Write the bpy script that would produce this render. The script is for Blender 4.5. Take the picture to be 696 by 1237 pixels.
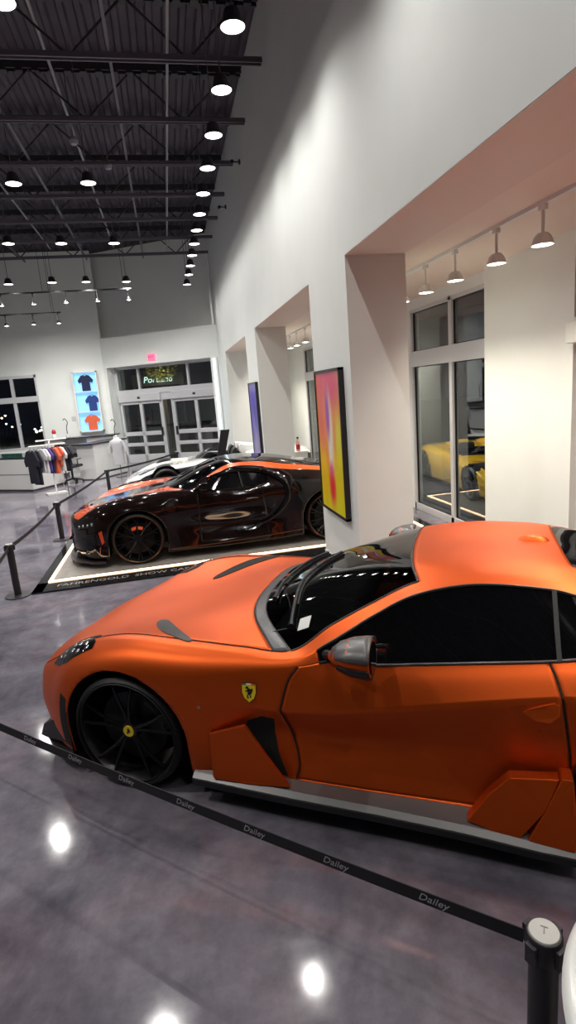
import bpy, bmesh, math, random
import numpy as np
from mathutils import Vector, Matrix, noise
from mathutils.bvhtree import BVHTree
random.seed(7)
R = math.radians
COL = bpy.context.scene.collection
for o in list(bpy.data.objects):
    bpy.data.objects.remove(o)

# ------------------------------------------------------------------ camera
scene = bpy.context.scene
cam_d = bpy.data.cameras.new('camera')
cam = bpy.data.objects.new('camera', cam_d)
COL.objects.link(cam)
pitch, roll, yaw = R(12.13), R(4.56), R(10.9)
f_ = Vector((math.sin(yaw)*math.cos(pitch), math.cos(yaw)*math.cos(pitch), -math.sin(pitch)))
r_ = Vector((math.cos(yaw), -math.sin(yaw), 0))
d_ = f_.cross(r_)
r2 = math.cos(roll)*r_ + math.sin(roll)*d_
d2 = -math.sin(roll)*r_ + math.cos(roll)*d_
mw = Matrix.Identity(4)
for i in range(3):
    mw[i][0] = r2[i]; mw[i][1] = -d2[i]; mw[i][2] = -f_[i]
mw[2][3] = 2.2
cam.matrix_world = mw
cam_d.sensor_fit = 'VERTICAL'; cam_d.sensor_height = 36.0; cam_d.lens = 36*686.5/1237
cam_d.clip_start = .05; cam_d.clip_end = 200
scene.camera = cam

# ------------------------------------------------------------------ world, exposure
scene.view_settings.view_transform = 'Standard'
scene.view_settings.look = 'None'
scene.view_settings.exposure = 0.1
scene.view_settings.gamma = 1.0
scene.view_settings.use_curve_mapping = False
world = bpy.data.worlds.new('night'); scene.world = world
world.use_nodes = True
world.node_tree.nodes['Background'].inputs[0].default_value = (.012, .014, .035, 1)
world.node_tree.nodes['Background'].inputs[1].default_value = .12

# ------------------------------------------------------------------ materials
def mat(name, col, rough=.5, metal=0., spec=.5, emit=None, es=0., coat=0., coat_rough=.05, trans=0., ior=1.5, aniso=None):
    m = bpy.data.materials.new(name); m.use_nodes = True
    b = m.node_tree.nodes['Principled BSDF']
    b.inputs['Base Color'].default_value = (*col, 1)
    b.inputs['Roughness'].default_value = rough
    b.inputs['Metallic'].default_value = metal
    b.inputs['Specular IOR Level'].default_value = spec
    b.inputs['Coat Weight'].default_value = coat
    b.inputs['Coat Roughness'].default_value = coat_rough
    b.inputs['Transmission Weight'].default_value = trans
    b.inputs['IOR'].default_value = ior
    if emit:
        b.inputs['Emission Color'].default_value = (*emit, 1)
        b.inputs['Emission Strength'].default_value = es
    return m
def N(m, t, **kw):
    n = m.node_tree.nodes.new(t)
    for k, v in kw.items(): setattr(n, k, v)
    return n
def L(m, a, b): m.node_tree.links.new(a, b)
def noisy(m, scale, c1, c2, lo=.35, hi=.65, detail=4, bump=0., rough=None, dist=0.):
    """procedural colour variation from object-space noise"""
    b = m.node_tree.nodes['Principled BSDF']
    tc = N(m, 'ShaderNodeTexCoord'); nz = N(m, 'ShaderNodeTexNoise')
    nz.inputs['Scale'].default_value = scale; nz.inputs['Detail'].default_value = detail
    nz.inputs['Distortion'].default_value = dist
    L(m, tc.outputs['Object'], nz.inputs['Vector'])
    cr = N(m, 'ShaderNodeValToRGB')
    cr.color_ramp.elements[0].position = lo; cr.color_ramp.elements[0].color = (*c1, 1)
    cr.color_ramp.elements[1].position = hi; cr.color_ramp.elements[1].color = (*c2, 1)
    L(m, nz.outputs['Fac'], cr.inputs['Fac']); L(m, cr.outputs['Color'], b.inputs['Base Color'])
    if bump:
        bp = N(m, 'ShaderNodeBump'); bp.inputs['Strength'].default_value = bump; bp.inputs['Distance'].default_value = .01
        L(m, nz.outputs['Fac'], bp.inputs['Height']); L(m, bp.outputs['Normal'], b.inputs['Normal'])
    if rough:
        mr = N(m, 'ShaderNodeMapRange'); mr.inputs['To Min'].default_value = rough[0]; mr.inputs['To Max'].default_value = rough[1]
        L(m, nz.outputs['Fac'], mr.inputs['Value']); L(m, mr.outputs['Result'], b.inputs['Roughness'])
    return m
def glass_mat(name, tint=(.9, .95, .95), refl=1.0, ior=1.5):
    m = bpy.data.materials.new(name); m.use_nodes = True
    nt = m.node_tree; nt.nodes.clear()
    out = nt.nodes.new('ShaderNodeOutputMaterial'); mix = nt.nodes.new('ShaderNodeMixShader')
    tr = nt.nodes.new('ShaderNodeBsdfTransparent'); gl = nt.nodes.new('ShaderNodeBsdfGlossy')
    fr = nt.nodes.new('ShaderNodeFresnel'); fr.inputs['IOR'].default_value = ior
    # same reflectance whether the ray enters or leaves the pane
    ge = nt.nodes.new('ShaderNodeNewGeometry'); ml = nt.nodes.new('ShaderNodeMapRange')
    ml.inputs['To Min'].default_value = ior; ml.inputs['To Max'].default_value = 1/ior
    nt.links.new(ge.outputs['Backfacing'], ml.inputs['Value']); nt.links.new(ml.outputs['Result'], fr.inputs['IOR'])
    tr.inputs['Color'].default_value = (*tint, 1)
    gl.inputs['Color'].default_value = (refl, refl, refl, 1); gl.inputs['Roughness'].default_value = .0
    nt.links.new(fr.outputs[0], mix.inputs[0]); nt.links.new(tr.outputs[0], mix.inputs[1]); nt.links.new(gl.outputs[0], mix.inputs[2])
    nt.links.new(mix.outputs[0], out.inputs[0])
    return m

M_wall = noisy(mat('white wall paint', (.77, .80, .775), .55), 2.5, (.76, .79, .765), (.78, .81, .785), bump=.02)
M_soffit = mat('soffit paint with warm bounce', (.78, .66, .58), .55)  # peach tint puts orange bounce and warm lamplight into the colour
M_alcove_ceil = mat('alcove ceiling with warm bounce', (.84, .72, .62), .6)  # warm lamplight and orange bounce painted into this tone as well
M_deck = noisy(mat('dark ceiling paint', (.06, .05, .068), .65), 3, (.05, .042, .058), (.07, .06, .082))
M_truss = mat('grey truss paint', (.11, .10, .125), .5)
M_truss_dk = mat('dark truss paint', (.035, .032, .04), .55)
M_conduit = mat('light grey conduit', (.3, .3, .32), .4)
M_frame = mat('satin aluminium frame', (.62, .63, .65), .38, .25)
M_white = mat('white lacquer', (.78, .78, .76), .35)
M_black = mat('black plastic', (.012, .012, .014), .4)
M_blackm = mat('black powder coat', (.015, .013, .018), .5)
M_rubber = mat('tyre rubber', (.008, .008, .009), .55)
M_glass = glass_mat('window glass', ior=1.65)
M_dark_frame = mat('dark door frame', (.03, .03, .035), .35, .4)
M_floor = mat('polished concrete', (.2, .19, .21), .1)
def build_floor_mat(m):
    b = m.node_tree.nodes['Principled BSDF']
    tc = N(m, 'ShaderNodeTexCoord')
    n1 = N(m, 'ShaderNodeTexNoise'); n1.inputs['Scale'].default_value = .9; n1.inputs['Detail'].default_value = 9; n1.inputs['Roughness'].default_value = .62; n1.inputs['Distortion'].default_value = .5
    n2 = N(m, 'ShaderNodeTexNoise'); n2.inputs['Scale'].default_value = 7; n2.inputs['Detail'].default_value = 8; n2.inputs['Roughness'].default_value = .7
    n3 = N(m, 'ShaderNodeTexNoise'); n3.inputs['Scale'].default_value = 1.7; n3.inputs['Detail'].default_value = 3
    for n in (n1, n2, n3): L(m, tc.outputs['Object'], n.inputs['Vector'])
    c1 = N(m, 'ShaderNodeValToRGB')
    c1.color_ramp.elements[0].position = .36; c1.color_ramp.elements[0].color = (.086, .081, .106, 1)
    c1.color_ramp.elements[1].position = .66; c1.color_ramp.elements[1].color = (.225, .212, .252, 1)
    L(m, n1.outputs['Fac'], c1.inputs['Fac'])
    c3 = N(m, 'ShaderNodeValToRGB')
    c3.color_ramp.elements[0].position = .45; c3.color_ramp.elements[0].color = (1, 1, 1, 1)
    c3.color_ramp.elements[1].position = .75; c3.color_ramp.elements[1].color = (1.12, 1.0, .95, 1)
    L(m, n3.outputs['Fac'], c3.inputs['Fac'])
    mr = N(m, 'ShaderNodeMapRange'); mr.inputs['From Min'].default_value = .3; mr.inputs['From Max'].default_value = .7; mr.inputs['To Min'].default_value = .78; mr.inputs['To Max'].default_value = 1.22
    L(m, n2.outputs['Fac'], mr.inputs['Value'])
    mx = N(m, 'ShaderNodeMix', data_type='RGBA', blend_type='MULTIPLY'); mx.inputs['Factor'].default_value = 1
    L(m, c1.outputs['Color'], mx.inputs[6]); L(m, c3.outputs['Color'], mx.inputs[7])
    vm = N(m, 'ShaderNodeVectorMath', operation='SCALE'); L(m, mx.outputs[2], vm.inputs[0]); L(m, mr.outputs['Result'], vm.inputs['Scale'])
    L(m, vm.outputs[0], b.inputs['Base Color'])
    r = N(m, 'ShaderNodeMapRange'); r.inputs['To Min'].default_value = .03; r.inputs['To Max'].default_value = .14
    L(m, n2.outputs['Fac'], r.inputs['Value']); L(m, r.outputs['Result'], b.inputs['Roughness'])
build_floor_mat(M_floor)
def lamp_mat(name, col, s):
    return mat(name, (1, 1, 1), .5, emit=col, es=s)
M_lampface = lamp_mat('lit lamp lens', (1., .95, .88), 5)
M_lampcore = lamp_mat('lit lamp core', (1., .97, .92), 90)
M_lampcool = lamp_mat('lit cool lamp lens', (.9, .96, 1.), 28)
M_led = lamp_mat('warm led strip', (1., .60, .33), 5.5)

# ------------------------------------------------------------------ mesh helpers
class MB:
    def __init__(s): s.v = []; s.f = []; s.T = Matrix.Identity(4)
    def add(s, vs, fs):
        o = len(s.v); s.v += [tuple(s.T @ Vector(v)) for v in vs]; s.f += [tuple(i+o for i in f) for f in fs]
    def box(s, c, size, rz=0., M=None):
        x, y, z = [q/2 for q in size]
        vs = [Vector((a*x, b*y, e*z)) for a in (-1, 1) for b in (-1, 1) for e in (-1, 1)]
        rot = M if M is not None else Matrix.Rotation(rz, 3, 'Z')
        vs = [rot @ v + Vector(c) for v in vs]
        s.add(vs, [(0, 1, 3, 2), (4, 6, 7, 5), (0, 4, 5, 1), (2, 3, 7, 6), (0, 2, 6, 4), (1, 5, 7, 3)])
    def span(s, a, b):
        s.box([(p+q)/2 for p, q in zip(a, b)], [abs(q-p) for p, q in zip(a, b)])
    def cyl(s, p0, p1, r0, r1=None, n=16, cap=True):
        r1 = r0 if r1 is None else r1
        p0, p1 = Vector(p0), Vector(p1); d = (p1-p0).normalized()
        a = d.orthogonal().normalized(); b = d.cross(a)
        vs = []
        for p, r in ((p0, r0), (p1, r1)):
            vs += [p + r*(math.cos(2*math.pi*k/n)*a + math.sin(2*math.pi*k/n)*b) for k in range(n)]
        fs = [(k, (k+1) % n, n+(k+1) % n, n+k) for k in range(n)]
        if cap: fs += [tuple(range(n-1, -1, -1)), tuple(range(n, 2*n))]
        s.add(vs, fs)
    def tube(s, pts, r, n=8, closed=False):
        pts = [Vector(p) for p in pts]; m = len(pts)
        vs = []; prev = None
        for i, p in enumerate(pts):
            if closed: t = pts[(i+1) % m]-pts[i-1]
            else: t = pts[min(i+1, m-1)]-pts[max(i-1, 0)]
            t.normalize()
            if prev is None: a = t.orthogonal().normalized()
            else:
                a = prev - t*prev.dot(t)
                a = a.normalized() if a.length > 1e-6 else t.orthogonal().normalized()
            prev = a; b = t.cross(a)
            rr = r[i] if isinstance(r, (list, tuple)) else r
            vs += [p + rr*(math.cos(2*math.pi*k/n)*a+math.sin(2*math.pi*k/n)*b) for k in range(n)]
        fs = []
        for i in range(m if closed else m-1):
            j = (i+1) % m
            fs += [(i*n+k, i*n+(k+1) % n, j*n+(k+1) % n, j*n+k) for k in range(n)]
        if not closed: fs += [tuple(range(n-1, -1, -1)), tuple(range((m-1)*n, m*n))]
        s.add(vs, fs)
    def lathe(s, prof, n=48, origin=(0, 0, 0), axis='Z', closed=False):
        """prof: list of (radius, height)"""
        vs = []
        for (r, h) in prof:
            for k in range(n):
                a = 2*math.pi*k/n; c, q = r*math.cos(a), r*math.sin(a)
                v = {'Z': (c, q, h), 'Y': (c, h, q), 'X': (h, c, q)}[axis]
                vs.append([v[i]+origin[i] for i in range(3)])
        m = len(prof)
        fs = [(i*n+k, i*n+(k+1) % n, ((i+1) % m)*n+(k+1) % n, ((i+1) % m)*n+k) for i in range(m if closed else m-1) for k in range(n)]
        s.add(vs, fs)
    def prism(s, poly, fr, depth):
        """poly 2d list; fr=(origin, xdir, ydir) ; extruded along cross by depth"""
        o, x, y = [Vector(q) for q in fr]; z = x.cross(y).normalized(); n = len(poly)
        a = [o+x*p[0]+y*p[1] for p in poly]; b = [p+z*depth for p in a]
        s.add(a+b, [tuple(range(n-1, -1, -1)), tuple(range(n, 2*n))]+[(k, (k+1) % n, n+(k+1) % n, n+k) for k in range(n)])
    def build(s, name, m, parent=None, smooth=False, bevel=0., flat_angle=40, bseg=2):
        me = bpy.data.meshes.new(name); me.from_pydata(s.v, [], s.f); me.update()
        bm = bmesh.new(); bm.from_mesh(me); bmesh.ops.recalc_face_normals(bm, faces=bm.faces); bm.to_mesh(me); bm.free()
        me.materials.append(m)
        o = bpy.data.objects.new(name, me); COL.objects.link(o)
        if parent: o.parent = parent
        if bevel:
            bv = o.modifiers.new('bevel', 'BEVEL'); bv.width = bevel; bv.segments = bseg; bv.limit_method = 'ANGLE'; bv.angle_limit = R(35)
        if smooth:
            for p in me.polygons: p.use_smooth = True
            try: me.set_sharp_from_angle(angle=R(flat_angle))
            except Exception: pass
        return o
def tag(o, label=None, cat=None, group=None, kind=None):
    if label: o['label'] = label
    if cat: o['category'] = cat
    if group: o['group'] = group
    if kind: o['kind'] = kind
    return o
def thing(name, label, cat, loc=(0, 0, 0), rz=0., group=None):
    o = bpy.data.objects.new(name, None); COL.objects.link(o)
    o.empty_display_size = .1
    o.location = loc; o.rotation_euler = (0, 0, rz)
    return tag(o, label, cat, group)
def struct(name, mb, m, **k):
    return tag(mb.build(name, m, **k), kind='structure')
def copy_tree(o, parent=None):
    c = o.copy(); COL.objects.link(c)
    if parent: c.parent = parent
    for ch in list(o.children): copy_tree(ch, c)
    return c
def text_mb(body, size, fr, depth=.001, shear=0., align='CENTER'):
    """text as an MB laid in frame (origin, xdir, ydir)"""
    cu = bpy.data.curves.new('t', 'FONT'); cu.body = body; cu.size = size; cu.extrude = depth; cu.shear = shear
    cu.align_x = align; cu.align_y = 'CENTER'; cu.resolution_u = 3
    ob = bpy.data.objects.new('t', cu); COL.objects.link(ob)
    dg = bpy.context.evaluated_depsgraph_get()
    me = bpy.data.meshes.new_from_object(ob.evaluated_get(dg))
    o, x, y = [Vector(q) for q in fr]; z = x.cross(y).normalized()
    mb = MB(); mb.add([o+x*v.co.x+y*v.co.y+z*v.co.z for v in me.vertices], [tuple(p.vertices) for p in me.polygons])
    bpy.data.objects.remove(ob); bpy.data.curves.remove(cu); bpy.data.meshes.remove(me)
    return mb
ORD = ['first', 'second', 'third', 'fourth', 'fifth', 'sixth', 'seventh', 'eighth', 'ninth', 'tenth', 'eleventh', 'twelfth', 'thirteenth', 'fourteenth', 'fifteenth', 'sixteenth', 'seventeenth', 'eighteenth']

# ------------------------------------------------------------------ setting
WX = 1.83; OH = 3.42; CZ = 7.35; AX = 4.03; AZ = 3.45; PX = 2.45
XL = -13.0; YB = -11.0; YF = 21.5
b = MB(); b.span((XL-.2, YB-.2, -.1), (AX+.15, 23.6, 0)); struct('floor', b, M_floor)
b = MB(); b.span((AX+.15, -20, -.35), (45, 60, -.2)); b.span((-45, 23.6, -.35), (AX+.15, 60, -.2))
M_asphalt = noisy(mat('asphalt', (.03, .03, .032), .8), 30, (.02, .02, .022), (.045, .045, .05))
tag(b.build('ground', M_asphalt), kind='structure')
# right wall with openings (one mesh)
b = MB()
bays = [(-10.4, -6.0), (-4.6, -.2), (1.2, 5.6), (7.05, 11.45), (12.85, 17.25)]
b.span((WX, YB, OH), (PX, 22.0, CZ+.2))
edges = [YB]+[q for p in bays for q in p]+[19.9]
for i in range(0, len(edges), 2):
    if edges[i+1]-edges[i] > .02: b.span((WX, edges[i], 0), (PX, edges[i+1], OH))
struct('wall_right', b, M_wall)
# soffits of the openings and alcove ceiling, warm light put into their colour
b = MB()
for (a, c) in bays: b.span((WX+.002, a, OH-.006), (PX, c, OH))
struct('trim_soffit', b, M_soffit)
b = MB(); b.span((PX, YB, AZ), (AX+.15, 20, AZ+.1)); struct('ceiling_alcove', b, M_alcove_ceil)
# outer wall of the alcove with windows
wins = [(2.45, 4.93), (6.72, 9.12), (13.9, 16.62)]
b = MB(); prev = YB
for (a, c) in wins:
    b.span((AX, prev, 0), (AX+.15, a, AZ+.1)); prev = c
    b.span((AX, a, 3.30), (AX+.15, c, AZ+.1))
b.span((AX, prev, 0), (AX+.15, 20.2, AZ+.1))
b.span((PX, 19.2, 0), (AX+.1, 19.35, AZ)); b.span((PX, YB-.15, 0), (AX+.1, YB, AZ))
b.span((AX-.13, 5.02, 0), (AX+.001, 6.62, AZ))      # the shallow pier between two windows
struct('wall_outer', b, M_wall)
b = MB(); b.span((AX-.22, 3.2, 2.42), (AX+.02, 5.02, 2.62)); b.span((AX-.16, 3.2, 2.62), (AX+.02, 4.99, 2.66)); struct('trim_ledge', b, M_wall, bevel=.01)
b = MB(); b.span((XL-.2, YB, 0), (XL, 23, CZ+.2)); struct('wall_left', b, M_wall)
b = MB(); b.span((XL-.2, YB-.2, 0), (AX+.1, YB, CZ+.2)); struct('wall_back', b, M_wall)
# far wall (parallel to x) with a big window, then the angled door wall
fw = [(-8.6, -4.37)]
b = MB(); b.span((XL, YF, 0), (-5.95, YF+.2, 7.3)); b.span((-4.33, YF, 0), (-2.0, YF+.2, 7.3))
b.span((-5.95, YF, 0), (-4.33, YF+.2, .85)); b.span((-5.95, YF, 3.36), (-4.33, YF+.2, 7.3))
struct('wall_far', b, M_wall)
ax_t = Vector((.86, -.51, 0)).normalized(); ax_n = Vector((.51, .86, 0)).normalized()
def DW(P, t, n, z): return Vector(P)+ax_t*t+ax_n*n+Vector((0, 0, z))
PB = (-2.05, 21.5, 0)
ang = math.atan2(ax_t.y, ax_t.x)
def obox(mb, P, t0, t1, n0, n1, z0, z1):
    c = DW(P, (t0+t1)/2, (n0+n1)/2, (z0+z1)/2); mb.box(c, (abs(t1-t0), abs(n1-n0), abs(z1-z0)), rz=ang)
b = MB()
obox(b, PB, -.12, 4.75, 0, .9, 3.42, 4.42)       # bulkhead over the doors
obox(b, PB, -.12, .12, 0, .75, 0, 3.42)         # left pier
obox(b, PB, 4.18, 4.75, .0, .9, 0, 3.42)        # right pier
obox(b, PB, -.6, 4.95, .42, .6, 4.42, 7.3)      # wall above
struct('wall_door', b, M_wall)
b = MB(); obox(b, PB, -.12, 4.7, -.015, .0, 4.38, 4.43); struct('trim_bulkhead', b, M_white)
# corrugated roof deck
b = MB(); x = XL; vs = []; fs = []
prof = []
while x < WX:
    prof += [(x, CZ), (x+.07, CZ), (x+.10, CZ+.05), (x+.20, CZ+.05)]; x += .23
for i, (px, pz) in enumerate(prof):
    vs += [(px, YB, pz), (px, 23.5, pz)]
    if i: fs.append((2*i-2, 2*i, 2*i+1, 2*i-1))
b.add(vs, fs)
o = b.build('ceiling', M_deck); tag(o, kind='structure')
b = MB(); b.span((XL-.2, YB-.2, CZ+.1), (AX, 23.6, CZ+.2)); struct('ceiling_slab', b, M_deck)

# windows ------------------------------------------------------------------
def window_x(idx, y0, y1, z0, z1, ztr, ym, frame=M_frame, fw_=.055):
    """window in the plane x=AX between y0..y1, transom band at ztr=(a,b), mullion at ym"""
    b = MB(); x0, x1 = AX+.0, AX+.09
    b.span((x0, y0, z0), (x1, y0+fw_, z1)); b.span((x0, y1-fw_, z0), (x1, y1, z1))
    b.span((x0, y0, z0), (x1, y1, z0+.11)); b.span((x0, y0, z1-fw_), (x1, y1, z1))
    b.span((x0-.012, y0, ztr[0]), (x1, y1, ztr[1]))
    for m_ in ym: b.span((x0, m_-.045, z0), (x1, m_+.045, z1))
    o = struct('window_%d' % idx, b, frame, bevel=.004)
    for (ya, yb) in zip([y0+fw_]+[q+.045 for q in ym], [q-.045 for q in ym]+[y1-fw_]):
        for (za, zb) in ((z0+.11, ztr[0]), (ztr[1], z1-fw_)):
            g = MB(); g.span((AX+.05, ya-.01, za-.01), (AX+.058, yb+.01, zb+.01)); g.build('glass_pane', M_glass, o)
            g = MB()
            for (p, q) in (((AX+.035, ya, za), (AX+.06, ya+.014, zb)), ((AX+.035, yb-.014, za), (AX+.06, yb, zb)), ((AX+.035, ya, za), (AX+.06, yb, za+.014)), ((AX+.035, ya, zb-.014), (AX+.06, yb, zb))): g.span(p, q)
            g.build('glazing_gasket', M_black, o)
window_x(1, 6.72, 9.12, 0, 3.30, (2.40, 2.64), [7.76])
window_x(2, 2.45, 4.93, 0, 3.30, (2.42, 2.66), [3.7], M_dark_frame)
window_x(3, 13.9, 16.62, 0, 3.30, (2.40, 2.64), [15.3])
def win_far():
    b = MB(); y0, y1 = YF-.01, YF+.1; x0, x1, z0, z1 = -5.95, -4.33, .85, 3.38
    b.span((x0, y0, z0), (x1, y1, z0+.08)); b.span((x0, y0, z1-.10), (x1, y1, z1)); b.span((x0, y0-.03, 2.47), (x1, y1, 2.66))
    b.span((x1-.06, y0, z0), (x1, y1, z1)); b.span((x0, y0, z0), (x0+.06, y1, z1)); b.span((-5.19, y0-.01, z0), (-5.09, y1, z1))
    o = struct('window_4', b, M_frame)
    for (xa, xb) in ((-5.89, -5.19), (-5.09, -4.39)):
        for (za, zb) in ((.93, 2.47), (2.66, 3.28)):
            g = MB(); g.span((xa, YF+.04, za), (xb, YF+.05, zb)); g.build('glass_pane', M_glass, o)
win_far()
# entrance: transom and two sliding door units, in the plane .5 m behind the bulkhead face
def entrance():
    P = PB; n0, n1 = .46, .56
    b = MB()
    obox(b, P, .12, 4.18, n0, n1, 3.34, 3.42); obox(b, P, .12, 4.18, n0-.03, n1, 2.45, 2.62)
    for t in (.12, 1.02, 3.0, 4.10): obox(b, P, t, t+.08, n0, n1, 2.5, 3.42)
    o = struct('window_5', b, M_frame)
    for (a, c) in ((.2, 1.02), (1.1, 3.0), (3.08, 4.10)):
        g = MB(); obox(g, P, a, c, .5, .51, 2.62, 3.34); g.build('glass_pane', M_glass, o)
    for k, (a, c, hs) in enumerate(((.16, 1.88, 1.80), (2.32, 4.16, 2.40))):
        b = MB()
        obox(b, P, a, c, n0-.07, n1, 2.2, 2.45)                      # operator box
        obox(b, P, a, a+.09, n0, n1, 0, 2.2); obox(b, P, c-.09, c, n0, n1, 0, 2.2)
        m = (a+c)/2
        obox(b, P, m-.06, m+.06, n0, n1, 0, 2.2)
        obox(b, P, a, c, n0, n1, 0, .30); obox(b, P, a, c, n0, n1, 2.1, 2.2)
        obox(b, P, a, c, n0, n1, .98, 1.12); obox(b, P, a, c, n0, n1, .60, .72)
        d = struct('door_%d' % (k+1), b, M_frame, bevel=.006)
        for (ta, tb) in ((a+.09, m-.06), (m+.06, c-.09)):
            for (za, zb) in ((.30, .60), (.72, .98), (1.12, 2.1)):
                g = MB(); obox(g, P, ta, tb, .5, .51, za, zb); g.build('glass_pane', M_glass, d)
        g = MB(); obox(g, P, m-.05, m+.05, n0-.085, n0-.07, 2.29, 2.36); g.build('motion_sensor', M_black, d)
        g = MB(); obox(g, P, hs-.03, hs+.03, n0-.05, n0, .95, 1.25); g.build('door_lock', M_black, d)
    b = MB(); obox(b, P, 1.88, 1.93, n0, n1, 0, 2.5); obox(b, P, 2.27, 2.32, n0, n1, 0, 2.5); obox(b, P, 1.88, 2.32, n0, n1, 2.2, 2.5)
    struct('trim_door_frame', b, M_frame)
    g = MB(); obox(g, P, 1.93, 2.27, .5, .51, 0, 2.2); tag(g.build('window_6', M_glass), kind='structure')
entrance()
# baseboards
b = MB()
for i in range(0, len(edges), 2):
    if edges[i+1]-edges[i] > .02: b.span((WX-.012, edges[i], 0), (WX, edges[i+1], .1))
struct('baseboard_right', b, M_white)

# trusses ------------------------------------------------------------------
def truss_mesh():
    b = MB(); zb, zt = 6.52, 7.25; x0, x1 = XL, WX-.05
    for s in (-1, 1): b.span((x0, s*.045-.012, zb-.035), (x1, s*.045+.012, zb+.035))
    b.span((x0, -.07, zb+.028), (x1, .07, zb+.036))
    for s in (-1, 1): b.span((x0, s*.05-.012, zt-.04), (x1, s*.05+.012, zt+.04))
    return b
trs = None
for k in range(15):
    y = -4.8+k*1.72+.0
    y = 8.58 + 1.72*(k-7)
    if y < YB+.2 or y > 20: continue
    if trs is None:
        t = thing('roof_truss', '', 'roof truss', (0, y, 0), 0, 'steel roof trusses under the deck')
        b = MB()
        for s in (-1, 1): b.span((XL, s*.04-.012, 6.50), (WX-.05, s*.04+.012, 6.56))
        b.span((XL, -.055, 6.556), (WX-.05, .055, 6.565)); b.build('bottom_chord', M_truss, t)
        b = MB()
        for s in (-1, 1): b.span((XL, s*.055-.014, 7.2), (WX-.05, s*.055+.014, 7.30))
        x = XL+.1
        while x < WX-.1: b.span((x, -.08, 7.16), (x+.1, .08, 7.21)); x += .23
        b.build('top_chord', M_truss_dk, t)
        b = MB(); x = XL+.3; up = False
        while x < WX-.9:
            b.cyl((x, 0, 7.22 if up else 6.53), (x+.75, 0, 6.53 if up else 7.22), .016, n=6); up = not up; x += .75
        b.build('web_bars', M_truss_dk, t); trs = t
    else:
        t = copy_tree(trs); t.location = (0, y, 0)
    t['label'] = 'dark steel roof truss below the deck, %s counted from the entrance end' % ORD[max(0, 13-k)]
b = MB()
for (x, z) in ((-1.05, 6.9), (-2.9, 6.9), (.55, 6.72)):
    b.cyl((x, YB, z), (x, 19.5, z), .022, n=8)
for (x) in (-5.6, -8.4): b.cyl((x, YB, 6.8), (x, 20, 6.8), .03, n=8)
tag(b.build('trim_conduit', M_conduit), kind='structure')
b = MB()
for (x) in (-.2, -1.9, -3.7, -7, -10): b.span((x-.02, YB, 6.57), (x+.02, 19.6, 6.61))
tag(b.build('trim_bridging', M_truss), kind='structure')
b = MB(); b.tube([(1.72, 18.95, 6.5), (1.72, 18.95, 4.55), (1.72, 18.95, 4.42)], .035, n=8)
tag(b.build('trim_wall_pipe', M_white), kind='structure')

# lamps --------------------------------------------------------------------
def spot(loc, power, parent=None, ang_=150, blend=1., col=(1, .965, .92), r=.03, name='lamp_light', rot=(0, 0, 0)):
    l = bpy.data.lights.new(name, 'SPOT'); l.energy = power; l.spot_size = R(ang_); l.spot_blend = blend; l.color = col
    l.shadow_soft_size = r
    o = bpy.data.objects.new(name, l); COL.objects.link(o); o.location = loc; o.rotation_euler = rot
    if parent: o.parent = parent
    return o
PW = 250
def make_downlight():
    t = thing('pendant_downlight', 'x', 'ceiling light', (0, 0, 0), 0, 'pendant downlights under the roof trusses')
    b = MB(); b.lathe([(.02, .16), (.05, .155), (.075, .13), (.095, .04), (.122, 0), (.115, 0), (.09, .03), (0, .03)], 32); b.build('housing', M_truss_dk, t, smooth=True)
    b = MB(); b.lathe([(0, .004), (.113, .004), (.113, .012), (0, .012)], 32); b.build('lens', M_lampface, t)
    b = MB(); b.lathe([(0, -.001), (.034, -.001), (.034, .004)], 24); b.build('lamp_core', M_lampcore, t)
    b = MB(); b.cyl((0, 0, .15), (0, 0, 1.86), .008, n=6); b.build('stem', M_truss, t)
    spot((0, 0, -.03), PW, t)
    return t
DL0 = make_downlight(); DL = DL0; first = True; ROWL = None; BASEL = [c for c in DL0.children if c.type == 'LIGHT'][0].data
rowR = [6.0, 7.12, 8.25, 9.35, 10.45, 11.55, 12.6, 13.65, 14.7, 15.8, 16.9, 18.3]
others = [(-2.85, 9.7, 'just left of the picture edge beside the high pair'), (-3.75, 13.1, 'just left of the picture edge beside the middle row'), (-.95, 5.8, 'the big lamp cut by the top edge of the picture'), (-1.85, 9.9, 'left lamp of the pair high under the trusses'), (-.78, 9.9, 'right lamp of the pair high under the trusses'),
          (-2.75, 13.2, 'left of the three lamps in the middle row'), (-1.75, 13.3, 'middle of the three lamps in the middle row'), (-.7, 13.4, 'right of the three lamps in the middle row'),
          (-3.75, 17.2, 'leftmost of four in the farthest high row'), (-2.65, 17.2, 'second from left of four in the farthest high row'), (-1.78, 17.3, 'third from left of four in the farthest high row'), (-.72, 17.5, 'rightmost of four in the farthest high row')]
for i, y in enumerate([-.3, 1.7, 3.7]+rowR):
    t = DL if first else copy_tree(DL); first = False
    t.location = (1.0, y, 5.5)
    t['label'] = ('dark can downlight in the row beside the right wall, %s from the picture top' % ORD[i-3]) if i >= 3 else ('can downlight of the right wall row, %s one above the picture edge' % ORD[2-i])
    t['group'] = 'row of downlights along the right wall'
    for c_ in t.children:
        if c_.type == 'LIGHT':
            if ROWL is None: ROWL = c_.data.copy(); ROWL.energy = 98; ROWF = c_.data.copy(); ROWF.energy = 52
            c_.data = ROWL if y < 8.5 else ROWF
def plain(t):
    for c_ in t.children:
        if c_.type == 'LIGHT': c_.data = BASEL
for (x, y, s) in others:
    t = copy_tree(DL); plain(t); t.location = (x, y, 5.5); t['label'] = 'dark can downlight, '+s
k = 0
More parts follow.
